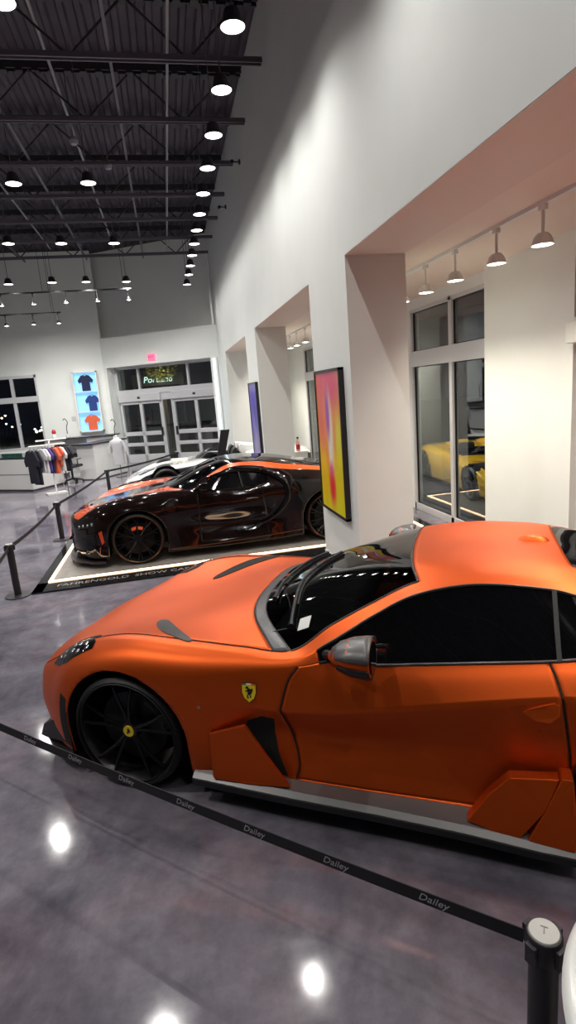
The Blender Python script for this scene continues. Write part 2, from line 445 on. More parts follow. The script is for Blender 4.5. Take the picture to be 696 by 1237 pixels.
for (x, y) in ((-3.2, 3.0), (-1.5, 1.0), (-6, 9.5), (-6, 4), (-6, 15), (-9.5, 5), (-9.5, 12)):
    t = copy_tree(DL); plain(t); t.location = (x, y, 5.5); k += 1
    if (x, y) == (-1.5, 1.0):  # this unseen lamp is added to light the orange car's side
        for c_ in t.children:
            if c_.type == 'LIGHT': c_.data = ROWL
    t['label'] = 'unseen dark can downlight beyond the picture edge, %s of those' % ORD[k-1]
# small fittings high on the right wall and under the deck
for (y, z, lab) in ((11.45, 6.35, 'small black bracket camera high on the right wall, the nearer one'), (14.0, 6.35, 'small black bracket camera high on the right wall, the farther one')):
    t = thing('wall_camera', lab, 'camera', (WX, y, z), 0)
    b = MB(); b.cyl((0, 0, 0), (-.03, 0, 0), .045, n=12); b.build('mount', M_black, t)
    b = MB(); b.cyl((-.03, 0, 0), (-.16, 0, .0), .012, n=8); b.build('arm', M_black, t)
    b = MB(); b.cyl((-.16, -.09, -.02), (-.16, .07, .01), .032, n=12); b.build('housing', M_black, t)
for (x, y, lab) in ((-.52, 11.35, 'small grey sensor hanging under the trusses right of the high lamp pair'), (-.95, 10.35, 'small dark projector box hanging above the right lamp of the high pair')):
    t = thing('hanging_sensor', lab, 'sensor', (x, y, 6.2), 0)
    b = MB(); b.lathe([(0, 0), (.05, .01), (.07, .06), (.04, .12), (0, .12)], 16); b.build('housing', M_conduit, t, smooth=True)
    b = MB(); b.cyl((0, 0, .11), (0, 0, 1.16), .008, n=6); b.build('stem', M_truss, t)
# suspended track lights (far)
def head_mesh(m_body, t, r=.055, n=24):
    b = MB(); b.cyl((0, 0, .07), (0, 0, .28), .012, n=8); b.span((-.02, -.03, .25), (.02, .03, .288)); b.build('bracket', m_body, t)
    b = MB(); b.lathe([(0, .085), (r*.5, .085), (r*.8, .06), (r*1.08, .0), (r, 0), (r*.9, .012), (0, .012)], n); b.build('head', m_body, t, smooth=True)
    b = MB(); b.lathe([(0, .003), (r*.98, .003), (r*.98, .012), (0, .012)], n); b.build('lens', M_lampface, t)
    b = MB(); b.lathe([(0, -.001), (r*.34, -.001), (r*.34, .003)], 16); b.build('lamp_core', M_lampcore, t)
th = thing('track_spotlight', 'x', 'track light', (0, 0, 0), 0, 'black spotlights on the far suspended tracks'); head_mesh(M_black, th, .062); spot((0, 0, -.03), 80, th, 130, rot=(R(28), 0, 0))
firstt = True
for (tz, ty, xs, lab) in ((5.02, 17.6, (-4.1, -3.27, -2.42, -1.57, -.72), 'upper'), (4.62, 18.6, (-4.3, -3.55, -2.85), 'lower')):
    b = MB(); b.span((-9, ty-.02, tz+.30), (xs[-1]+.1, ty+.02, tz+.34))
    tr = thing('lighting_track', 'thin black lighting track hung across the far end, %s of the two' % lab, 'lighting track', (0, 0, 0)); b.build('rail', M_black, tr)
    for x in (-8, -5, -3, xs[-1]-.1):
        b = MB(); b.cyl((x, ty, tz+.33), (x, ty, 7.36), .006, n=6); b.build('hanger', M_black, tr)
    for i, x in enumerate(xs):
        t = th if firstt else copy_tree(th); firstt = False; t.location = (x, ty, tz+.012)
        t['label'] = 'black spotlight on the %s far suspended track, %s from the left' % (lab, ORD[i])
# white track in the alcove
trk = thing('lighting_track', 'white lighting track on the alcove ceiling in front of the tall window', 'lighting track')
b = MB(); b.span((2.95, 1.5, AZ-.03), (2.99, 8.6, AZ)); b.build('rail', M_white, trk)
trk2 = thing('lighting_track', 'white lighting track in the far alcove beyond the first pillar', 'lighting track')
b = MB(); b.span((2.95, 11.5, AZ-.03), (2.99, 18.5, AZ)); b.build('rail', M_white, trk2)
th2 = thing('track_spotlight', 'x', 'track light', (0, 0, 0), 0, 'white spotlights in the window alcove'); head_mesh(M_white, th2, .080); spot((0, 0, -.03), 84, th2, 130, col=(1, .9, .76))
firstt = True
for grp, ys in (('near', (1.9, 2.7, 3.45, 4.2, 4.84, 5.58, 6.25, 6.9, 7.6, 8.3)), ('far', (12.0, 12.8, 13.5, 14.2, 14.9, 15.6, 16.3, 17.0, 17.7))):
    for i, y in enumerate(ys):
        t = th2 if firstt else copy_tree(th2); firstt = False; t.location = (2.97, y, 3.132)
        t['label'] = 'white round spotlight with lit face on the %s alcove track, %s from the near end' % (grp, ORD[i])
        t['group'] = 'white spotlights on the %s alcove track' % grp

# ================================================================== car kit
def cr(p0, p1, p2, p3, t):
    return .5*((2*p1)+(-p0+p2)*t+(2*p0-5*p1+4*p2-p3)*t*t+(-p0+3*p1-3*p2+p3)*t**3)
def dense(net, su, sv, crease=None):
    """Catmull-Rom refine a control net (rows x cols x 3). crease: {col: weight per row}"""
    net = np.array(net, float); nr, nc, _ = net.shape
    def refine(A, n, crease=None):
        m = A.shape[0]; out = []
        for i in range(m-1):
            p1, p2 = A[i], A[i+1]
            p0 = A[i-1] if i > 0 else 2*p1-p2
            p3 = A[i+2] if i+2 < m else 2*p2-p1
            if crease is not None:
                w = crease[i][:, None]; p0 = p0*(1-w)+(2*p1-p2)*w
                w = crease[i+1][:, None]; p3 = p3*(1-w)+(2*p2-p1)*w
            for k in range(n): out.append(cr(p0, p1, p2, p3, k/n))
        out.append(A[-1]); return np.array(out)
    A = refine(net, su)                                       # rows refined
    B = np.transpose(A, (1, 0, 2))
    cw = np.zeros((nc, A.shape[0]))
    if crease:
        xs = np.arange(A.shape[0])/su
        for c, w in crease.items(): cw[c] = np.interp(xs, np.arange(nr), w)
    B = refine(B, sv, cw)
    return np.transpose(B, (1, 0, 2))
class Car:
    """dense half grid G[row, col] = (u rearward, w sideways, z); parts chosen by a function of the net parameters"""
    def __init__(s, net, su=10, sv=8, crease=None):
        s.su, s.sv = su, sv; s.G = dense(net, su, sv, crease); s.nr, s.nc = s.G.shape[:2]
        s.G[:, 0, 1] = 0
    def cut_arches(s, arches):
        s.dead = np.zeros((s.nr-1, s.nc-1), bool)
        G = s.G
        for (uc, zc, r, wmin) in arches:
            for i in range(s.nr-1):
                for j in range(s.nc-1):
                    q = (G[i, j]+G[i+1, j]+G[i, j+1]+G[i+1, j+1])/4
                    if q[1] > wmin and math.hypot(q[0]-uc, q[2]-zc) < r and q[2] < zc+r: s.dead[i, j] = True
                    if q[1] > wmin and abs(q[0]-uc) < r and q[2] < zc: s.dead[i, j] = True
            # snap the ragged edge on to the arch
            for i in range(s.nr):
                for j in range(s.nc):
                    cs = [(a, b_) for a in (i-1, i) for b_ in (j-1, j) if 0 <= a < s.nr-1 and 0 <= b_ < s.nc-1]
                    st = [s.dead[c] for c in cs]
                    if any(st) and not all(st) and G[i, j, 1] > wmin-.1:
                        du, dz = G[i, j, 0]-uc, G[i, j, 2]-zc
                        if dz < 0 :
                            if abs(abs(du)-r) < .12: G[i, j, 0] = uc+math.copysign(r, du)
                        else:
                            d = math.hypot(du, dz)
                            if d > 1e-4 and abs(d-r) < .12: G[i, j, 0] = uc+du*r/d; G[i, j, 2] = zc+dz*r/d
    def part(s, sel, name, m, parent, sides=(1, -1), one=True, thick=0., subsurf=0, offset=0.):
        """build faces where sel(ri, ci, q, side) ; ri,ci in net units"""
        outs = []
        groups = [sides] if one else [(q,) for q in sides]
        for grp in groups:
            idx = {}; vs = []; fs = []
            for sd in grp:
                for i in range(s.nr-1):
                    for j in range(s.nc-1):
                        if s.dead[i, j]: continue
                        q = (s.G[i, j]+s.G[i+1, j+1])/2
                        if not sel((i+.5)/s.su, (j+.5)/s.sv, q, sd): continue
                        f = []
                        for (a, c) in ((i, j), (i+1, j), (i+1, j+1), (i, j+1)):
                            k = (a, c, sd if c > 0 else 0)
                            if k not in idx:
                                p = s.G[a, c]; idx[k] = len(vs); vs.append((p[0], p[1]*sd, p[2]))
                            f.append(idx[k])
                        fs.append(tuple(f) if sd > 0 else tuple(reversed(f)))
            if not fs: continue
            me = bpy.data.meshes.new(name); me.from_pydata(vs, [], fs); me.materials.append(m)
            for p in me.polygons: p.use_smooth = True
            o = bpy.data.objects.new(name, me); COL.objects.link(o); o.parent = parent
            if thick:
                sm = o.modifiers.new('shell', 'SOLIDIFY'); sm.thickness = thick; sm.offset = -1 if offset == 0 else offset
            outs.append(o)
        return outs
    def bvh(s):
        vs = []; fs = []
        for sd in (1, -1):
            o = len(vs)
            for i in range(s.nr):
                for j in range(s.nc): p = s.G[i, j]; vs.append((p[0], p[1]*sd, p[2]))
            for i in range(s.nr-1):
                for j in range(s.nc-1):
                    if not s.dead[i, j]: fs.append((o+i*s.nc+j, o+(i+1)*s.nc+j, o+(i+1)*s.nc+j+1, o+i*s.nc+j+1))
        s.tree = BVHTree.FromPolygons(vs, fs); return s.tree
    def side(s, u, z, sd=1):
        """surface point and outward normal seen from the side"""
        h = s.tree.ray_cast(Vector((u, 3*sd, z)), Vector((0, -sd, 0)))
        if h[0] is None: return Vector((u, .9*sd, z)), Vector((0, sd, 0))
        n = h[1]; n = n if n.y*sd > 0 else -n
        return h[0], n
    def top(s, u, w):
        h = s.tree.ray_cast(Vector((u, w, 3)), Vector((0, 0, -1)))
        if h[0] is None: return Vector((u, w, .8)), Vector((0, 0, 1))
        n = h[1]; n = n if n.z > 0 else -n
        return h[0], n
    def row(s, r, c0, c1, sd=1):
        i = int(round(r*s.su)); return [Vector((s.G[i, j, 0], s.G[i, j, 1]*sd, s.G[i, j, 2])) for j in range(int(round(c0*s.sv)), int(round(c1*s.sv))+1)]
    def col(s, c, r0, r1, sd=1):
        j = int(round(c*s.sv)); return [Vector((s.G[i, j, 0], s.G[i, j, 1]*sd, s.G[i, j, 2])) for i in range(int(round(r0*s.su)), int(round(r1*s.su))+1)]
def outset(pts, d, up=Vector((0, 0, .3))):
    return [p+Vector((0, math.copysign(d, p.y), d*.5)) for p in pts]
def patch_side(car, poly, sd, off, depth, n=10):
    """closed polygon in (u,z) laid on the side surface as a thin curved plate"""
    # triangulate by scan grid: simple fan from centroid with subdivided rings
    cu = sum(p[0] for p in poly)/len(poly); cz = sum(p[1] for p in poly)/len(poly)
    m = len(poly); rings = 5; mb = MB(); vs = []; fs = []
    def P(u, z, o):
        q, nn = car.side(u, z, sd); return q+nn*o
    for layer, o in ((0, off), (1, off-depth)):
        for r in range(rings+1):
            for k in range(m):
                t = r/rings; u = cu+(poly[k][0]-cu)*t; z = cz+(poly[k][1]-cz)*t
                vs.append(P(u, z, o))
    S = (rings+1)*m
    for r in range(rings):
        for k in range(m):
            a, b_, c, d = r*m+k, r*m+(k+1) % m, (r+1)*m+(k+1) % m, (r+1)*m+k
            fs.append((a, b_, c, d)); fs.append((S+d, S+c, S+b_, S+a))
    for k in range(m):
        a, b_ = rings*m+k, rings*m+(k+1) % m; fs.append((a, b_, S+b_, S+a))
    mb.add(vs, fs); return mb
def patch_top(car, poly, off, depth):
    cu = sum(p[0] for p in poly)/len(poly); cw = sum(p[1] for p in poly)/len(poly)
    m = len(poly); rings = 5; mb = MB(); vs = []; fs = []
    for o in (off, off-depth):
        for r in range(rings+1):
            for k in range(m):
                t = r/rings; u = cu+(poly[k][0]-cu)*t; w = cw+(poly[k][1]-cw)*t
                q, nn = car.top(u, w); vs.append(q+nn*o)
    S = (rings+1)*m
    for r in range(rings):
        for k in range(m):
            a, b_, c, d = r*m+k, r*m+(k+1) % m, (r+1)*m+(k+1) % m, (r+1)*m+k
            fs.append((a, b_, c, d)); fs.append((S+d, S+c, S+b_, S+a))
    for k in range(m):
        a, b_ = rings*m+k, rings*m+(k+1) % m; fs.append((a, b_, S+b_, S+a))
    mb.add(vs, fs); return mb
def smooth_poly(pts, n=6):
    """closed Catmull-Rom through 2d points"""
    m = len(pts); out = []
    for i in range(m):
        p = [np.array(pts[(i+k-1) % m], float) for k in range(4)]
        for k in range(n): out.append(tuple(cr(*p, k/n)))
    return out
def lin_poly(pts, n=6):
    m = len(pts); out = []
    for i in range(m):
        a, b_ = np.array(pts[i], float), np.array(pts[(i+1) % m], float)
        for k in range(n): out.append(tuple(a+(b_-a)*k/n))
    return out
def smooth_line(pts, n=6):
    m = len(pts); out = []
    P = [np.array(p, float) for p in pts]; P = [2*P[0]-P[1]]+P+[2*P[-1]-P[-2]]
    for i in range(m-1):
        for k in range(n): out.append(tuple(cr(*P[i:i+4], k/n)))
    out.append(tuple(pts[-1])); return out

def wheel(parent, u, w, R_, rim, width, spokes, M_rim, M_lip, cap, sd, kind='twin', steer=0., caliper=None):
    """wheel as a part (empty-free): tyre mesh with rim, disc, cap as sub-parts; outer face looks to +w*sd"""
    o = sd
    def Y(y): return y*o
    b = MB(); hw = width/2; ri = rim+.004
    prof = [(ri, -hw+.01), (R_-.035, -hw-.004), (R_-.008, -hw+.02), (R_, -hw+.045), (R_, hw-.045), (R_-.008, hw-.02), (R_-.035, hw+.004), (ri, hw-.01)]
    b.lathe([(r, h) for r, h in prof], 72, axis='Y')
    # tread grooves
    ty = b.build('wheel', M_rubber, parent, smooth=True, flat_angle=50); ty.location = (u, w*o, R_); ty.rotation_euler = (0, 0, steer)
    b = MB(); b.lathe([(rim, hw-.006), (rim+.012, hw+.002), (rim+.012, hw-.012), (rim-.006, hw-.018), (rim-.03, hw-.06), (rim-.035, -hw+.02), (rim-.005, -hw)], 72, axis='Y')
    b.v = [(x, y*o, z) for x, y, z in b.v]
    rm = b.build('rim', M_rim, ty, smooth=True)
    if M_lip:
        b = MB(); b.tube([((rim+.006)*math.cos(a), (hw+.0)*o, (rim+.006)*math.sin(a)) for a in np.linspace(0, 2*math.pi, 73)[:-1]], .006, 6, closed=True); b.build('rim_lip', M_lip, ty, smooth=True)
    b = MB()
    for k in range(spokes):
        a0 = 2*math.pi*k/spokes+.3
        def pt(a, r, y): return Vector((r*math.cos(a), y*o, r*math.sin(a)))
        if kind == 'twin':
            for s_ in (-1, 1):
                b.tube([pt(a0+s_*.10, .045, hw-.055), pt(a0+s_*.13, .12, hw-.045), pt(a0+s_*.17, rim*.62, hw-.032), pt(a0+s_*.21, rim-.02, hw-.03)], [.017, .012, .010, .010], 6)
        else:
            b.tube([pt(a0, .05, hw-.06), pt(a0, rim*.55, hw-.045), pt(a0-.1, rim-.02, hw-.03)], [.016, .010, .009], 6)
            b.tube([pt(a0, rim*.55, hw-.045), pt(a0+.1, rim-.02, hw-.03)], [.010, .009], 6)
    b.cyl((0, (hw-.10)*o, 0), (0, (hw-.042)*o, 0), .062, .050, n=24)
    b.build('spokes', M_rim, ty, smooth=True)
    b = MB(); b.cyl((0, (hw-.13)*o, 0), (0, (hw-.105)*o, 0), rim*.68, n=48); b.build('brake_disc', M_disc, ty, smooth=True)
    if caliper:
        b = MB(); pts = [((rim*.72)*math.cos(a), (hw-.10)*o, (rim*.72)*math.sin(a)) for a in np.linspace(.1, 1.0, 8)]
        b.tube(pts, .04, 8); b.build('brake_caliper', caliper, ty, smooth=True)
    b = MB(); b.cyl((0, (hw-.042)*o, 0), (0, (hw-.036)*o, 0), .034, n=24); c = b.build('centre_cap', cap, ty)
    return ty
M_disc = mat('brake disc steel', (.02, .02, .022), .4, .8)
M_wheelblack = mat('satin black wheel', (.007, .007, .008), .30, .3)
M_gap = mat('gap and slot shade', (.006, .006, .006), .8)  # near-black that stands for the shade inside panel gaps, slots and vents
M_tint = mat('tinted car glass', (.004, .004, .005), .02, 0, .5)
M_carbon = noisy(mat('satin carbon', (.07, .07, .072), .34, .2), 120, (.05, .05, .052), (.09, .09, .093))
M_darktrim = mat('dark grey trim', (.022, .022, .024), .4)
M_chrome = mat('brushed trim', (.45, .45, .47), .25, 1)
M_seat = mat('black leather', (.01, .01, .01), .45)
M_screen = glass_mat('windshield glass', (.16, .18, .18))
def gap_line(pts, name, parent, r=.0035, m=None):
    b = MB(); b.tube(pts, r, 6); return b.build(name, m or M_gap, parent)
def wheel_well(parent, uc, zc, r, w_in, w_out, m=None):
    for sd in (1, -1):
        b = MB(); n = 24; vs = []; 
        A = [(uc+r*math.cos(a), zc+r*math.sin(a)) for a in np.linspace(0, math.pi, n)]
        A = [(A[0][0], .12)]+A+[(A[-1][0], .12)]
        for (u_, z_) in A: vs += [(u_, w_in*sd, z_), (u_, w_out*sd, z_)]
        fs = [(2*k, 2*k+1, 2*k+3, 2*k+2) for k in range(len(A)-1)]
        b.add(vs, fs); b.add([(u_, w_in*sd, z_) for u_, z_ in A], [tuple(range(len(A)))])
        b.build('wheel_well', m or M_rubber, parent)

# ================================================================== orange grand tourer
M_orange = mat('satin orange paint', (.66, .092, .005), .43, .76, coat=.12, coat_rough=.45)
M_yellow = mat('yellow enamel', (.85, .62, .02), .35)
net = []
def row(*p): net.append(list(p))
#     j0 centre        j1            j2             j3 hood edge     j4             j5 belt        j6             j7 crease      j8             j9            j10 sill
row((-.985,0,.50),(-.98,.2,.50),(-.965,.33,.50),(-.955,.44,.495),(-.95,.48,.47),(-.95,.5,.42),(-.95,.5,.37),(-.955,.5,.32),(-.955,.5,.27),(-.95,.5,.21),(-.93,.5,.15))
row((-.97,0,.535),(-.962,.22,.54),(-.935,.42,.545),(-.87,.60,.55),(-.845,.66,.53),(-.845,.68,.48),(-.85,.69,.42),(-.855,.69,.36),(-.85,.685,.3),(-.83,.68,.24),(-.81,.67,.15))
row((-.88,0,.60),(-.865,.28,.61),(-.81,.50,.62),(-.66,.70,.665),(-.63,.775,.635),(-.63,.82,.57),(-.64,.84,.50),(-.65,.85,.43),(-.65,.85,.36),(-.65,.85,.28),(-.64,.83,.16))
row((-.68,0,.68),(-.66,.3,.69),(-.58,.52,.72),(-.42,.74,.80),(-.41,.83,.775),(-.42,.89,.71),(-.43,.925,.63),(-.44,.94,.54),(-.44,.945,.45),(-.44,.94,.33),(-.44,.92,.16))
row((-.3,0,.76),(-.28,.28,.765),(-.22,.5,.80),(-.08,.76,.880),(-.07,.85,.865),(-.06,.92,.82),(-.06,.965,.75),(-.06,.985,.66),(-.06,.985,.5),(-.06,.97,.34),(-.06,.95,.16))
row((.1,0,.83),(.11,.28,.835),(.16,.5,.85),(.33,.785,.880),(.35,.87,.855),(.35,.93,.81),(.35,.965,.74),(.35,.975,.64),(.35,.975,.5),(.35,.97,.34),(.35,.95,.16))
row((.42,0,.91),(.43,.28,.91),(.49,.52,.895),(.65,.80,.870),(.65,.87,.845),(.65,.915,.80),(.65,.935,.735),(.65,.95,.62),(.65,.93,.47),(.65,.92,.32),(.65,.93,.16))
row((.62,0,.965),(.635,.28,.96),(.71,.53,.935),(.93,.80,.865),(.965,.86,.85),(.985,.885,.82),(.935,.91,.75),(.89,.945,.60),(.93,.885,.43),(.965,.92,.28),(.93,.94,.16))
row((.85,0,1.045),(.865,.27,1.04),(.93,.5,1.015),(1.13,.725,.985),(1.15,.82,.935),(1.16,.865,.855),(1.16,.908,.765),(1.2,.955,.63),(1.2,.875,.43),(1.2,.925,.28),(1.2,.95,.16))
row((1.1,0,1.13),(1.12,.26,1.125),(1.17,.47,1.10),(1.35,.65,1.095),(1.36,.745,1.055),(1.36,.865,.85),(1.36,.91,.77),(1.38,.96,.665),(1.4,.88,.44),(1.4,.925,.28),(1.4,.955,.16))
row((1.50,0,1.235),(1.51,.25,1.235),(1.53,.43,1.22),(1.57,.575,1.185),(1.57,.69,1.155),(1.6,.86,.87),(1.6,.91,.80),(1.62,.965,.71),(1.65,.89,.46),(1.65,.92,.28),(1.65,.96,.16))
row((1.82,0,1.258),(1.83,.25,1.262),(1.84,.43,1.252),(1.85,.55,1.228),(1.85,.635,1.197),(1.87,.86,.897),(1.87,.912,.838),(1.87,.97,.76),(1.9,.905,.48),(1.9,.92,.29),(1.9,.97,.16))
row((2.14,0,1.252),(2.14,.25,1.258),(2.15,.42,1.248),(2.16,.555,1.218),(2.16,.64,1.187),(2.16,.865,.93),(2.18,.92,.885),(2.2,.98,.82),(2.24,.945,.52),(2.24,.955,.33),(2.24,.98,.16))
row((2.30,0,1.238),(2.30,.25,1.24),(2.31,.42,1.23),(2.32,.555,1.195),(2.32,.66,1.155),(2.32,.86,.955),(2.34,.935,.905),(2.34,.995,.83),(2.36,.98,.54),(2.36,.98,.34),(2.36,.99,.16))
row((2.50,0,1.20),(2.50,.25,1.20),(2.5,.41,1.19),(2.5,.56,1.15),(2.5,.69,1.095),(2.5,.85,.985),(2.5,.95,.93),(2.5,1.005,.84),(2.5,1.0,.56),(2.5,1.0,.35),(2.5,.99,.16))
row((2.78,0,1.13),(2.78,.25,1.13),(2.78,.40,1.12),(2.78,.57,1.08),(2.78,.73,1.03),(2.76,.84,1.0),(2.76,.95,.945),(2.76,1.03,.83),(2.76,1.035,.6),(2.76,1.03,.35),(2.76,1.0,.16))
row((3.1,0,1.05),(3.1,.25,1.045),(3.1,.42,1.035),(3.1,.62,1.01),(3.1,.76,.99),(3.1,.86,.96),(3.1,.94,.9),(3.1,1.0,.78),(3.1,1.0,.55),(3.1,.98,.35),(3.1,.94,.2))
row((3.42,0,.99),(3.42,.25,.99),(3.42,.42,.98),(3.41,.62,.965),(3.4,.74,.945),(3.39,.82,.91),(3.38,.88,.85),(3.38,.92,.72),(3.38,.92,.5),(3.38,.9,.35),(3.38,.86,.22))
row((3.60,0,.975),(3.595,.24,.97),(3.57,.46,.955),(3.53,.62,.93),(3.51,.70,.9),(3.50,.76,.86),(3.49,.79,.8),(3.5,.82,.68),(3.5,.82,.5),(3.49,.8,.36),(3.45,.76,.24))
row((3.60,0,.94),(3.60,.2,.935),(3.60,.34,.92),(3.60,.44,.89),(3.6,.49,.85),(3.6,.5,.8),(3.6,.5,.75),(3.61,.5,.66),(3.61,.5,.5),(3.6,.5,.38),(3.56,.5,.25))
nR = len(net)
cw7 = [0, .2, .3, .3, .3, .5, .9, 1, 1, 1, 1, 1, 1, 1, .8, .5, .4, .3, .3, .3]
cw3 = [0, .2, .4, .4, .3, .3, .4, .7, .8, .8, .7, .5, .4, .4, .4, .4, .4, .3, .3, .3]
cw4 = [0, 0, 0, 0, 0, 0, 0, .5, 1, 1, 1, 1, 1, 1, .8, .6, .3, 0, 0, 0]
cw5 = [0, 0, 0, 0, 0, 0, 0, .5, .8, .8, .8, .8, .8, .8, .6, .3, 0, 0, 0, 0]
GT = Car(net, 10, 8, {7: cw7, 3: cw3, 4: cw4, 5: cw5})
UW, ZW, RW = -.06, .35, .40
GT.cut_arches([(UW, .345, .405, .6), (2.66, .35, .41, .6)])
GT.bvh()
gt = thing('sports_car', 'satin orange grand touring coupe with black wheels behind the black belt barrier', 'car', (.0623, 3.87, 0), -.5103)
# local frame: u -> +x rotated, w(+) -> towards the camera = -y ; parts are built in (u, w, z) and mirrored by this matrix
flip = Matrix(((1, 0, 0, 0), (0, -1, 0, 0), (0, 0, 1, 0), (0, 0, 0, 1)))
gtb = gt
isglass_ws = lambda r, c, q, s: 7.0 < r < 10.0 and c < 3
isroof = lambda r, c, q, s: 10 <= r < 13 and c < 3
isrear = lambda r, c, q, s: 13.0 <= r < 15.6 and c < 2
isside = lambda r, c, q, s: 4 < c < 5 and 7.6 < r < 14.2
isdoor = lambda r, c, q, s: 7 <= r < 12.0 and 5 <= c < 9.6
ishood = lambda r, c, q, s: 1.2 <= r < 6.62 and c < 3
iscowl = lambda r, c, q, s: 6.62 <= r < 7.0 and c < 3
def isbody(r, c, q, s):
    return not (isglass_ws(r, c, q, s) or isrear(r, c, q, s) or isside(r, c, q, s) or isdoor(r, c, q, s) or ishood(r, c, q, s) or iscowl(r, c, q, s))
GT.part(isbody, 'body', M_orange, gt, thick=.006)
GT.part(ishood, 'hood', M_orange, gt, thick=.006)
GT.part(isdoor, 'door', M_orange, gt, one=False, thick=.006)
GT.part(iscowl, 'cowl', M_carbon, gt, thick=.006)
GT.part(isglass_ws, 'windshield', M_screen, gt)
GT.part(isrear, 'rear_window', M_tint, gt)
GT.part(isside, 'side_window', M_tint, gt, one=False)
for sd in (1, -1):
    gap_line(GT.row(7, 5, 9.6, sd), 'panel_gap', gt, .004)
    gap_line(GT.row(12, 5, 9.6, sd), 'panel_gap', gt, .004)
    gap_line(GT.col(3, 1.2, 6.9, sd), 'panel_gap', gt, .0035)
    gap_line(GT.col(4, 7.6, 14.2, sd)+list(reversed(GT.col(5, 7.6, 14.2, sd))), 'window_seal', gt, .0075, M_darktrim)
    gap_line(outset(GT.col(5, 8.6, 13.6, sd), .004), 'window_trim', gt, .006, M_chrome)
    gap_line(GT.col(3, 7.0, 10, sd), 'windshield_seal', gt, .004, M_darktrim)
    # B pillar strip inside the glass line
    i0 = GT.row(12.2, 4, 5, sd); b = MB(); b.tube([p+Vector((0, .003*sd, 0)) for p in i0], .014, 4); b.build('window_pillar', M_darktrim, gt)
gap_line([p for p in reversed(GT.row(10, 0, 3, -1))]+GT.row(10, 0, 3, 1)[1:], 'windshield_header', gt, .007, M_darktrim)
wheel_well(gt, UW, .345, .41, .55, .93); wheel_well(gt, 2.66, .35, .415, .55, .97)
b = MB(); b.span((-.88, -.62, .12), (3.5, .62, .20)); b.span((.38, -.88, .13), (2.22, .88, .2)); b.build('underbody', M_black, gt)
# front mouth and tail panel
b = MB(); b.prism([(-.5, .16), (.5, .16), (.5, .40), (.44, .485), (-.44, .485), (-.5, .40)], ((-.93, 0, 0), (0, 1, 0), (0, 0, 1)), .06); b.build('front_grille', M_black, gt)
for z in (.22, .28, .34, .40):
    b = MB(); b.span((-.952, -.49, z), (-.935, .49, z+.012)); b.build('grille_slat', M_darktrim, gt)
b = MB(); b.prism([(-.5, .25), (.5, .25), (.5, .83), (.42, .91), (-.42, .91), (-.5, .83)], ((3.58, 0, 0), (0, 1, 0), (0, 0, 1)), .03); b.build('tail_panel', M_orange, gt)
for sd in (1, -1):
    for w_ in (.36, .58):
        b = MB(); b.cyl((3.50, w_*sd, .80), (3.64, w_*sd, .80), .06, n=24); b.build('tail_lamp', mat('tail lamp red', (.35, .01, .01), .2), gt)
    b = MB(); b.cyl((3.45, .3*sd, .32), (3.66, .3*sd, .32), .055, n=24); b.build('exhaust_tip', M_chrome, gt)
b = MB(); b.span((3.25, -.7, .14), (3.66, .7, .24)); b.build('rear_diffuser', M_carbon, gt)
# wheels
M_cap = M_yellow
for (u, w_, Rr, rim, wd, st) in ((UW, .815, .35, .312, .29, 0), (2.66, .85, .352, .305, .33, 0)):
    for sd in (1, -1):
        t = wheel(gt, u, w_, Rr, rim, wd, 5, M_wheelblack, None, M_cap, sd, 'twin', caliper=M_black)
        b = MB(); y = (wd/2-.0355)*sd
        b.prism([(-.009, -.016), (-.002, -.014), (.002, -.004), (.010, -.006), (.012, .004), (.004, .008), (.010, .016), (-.002, .018), (-.008, .010), (-.003, .002), (-.010, -.004)], ((0, y, 0), (1, 0, 0), (0, 0, 1)), .0015*-sd)
        b.build('cap_emblem', M_black, t)
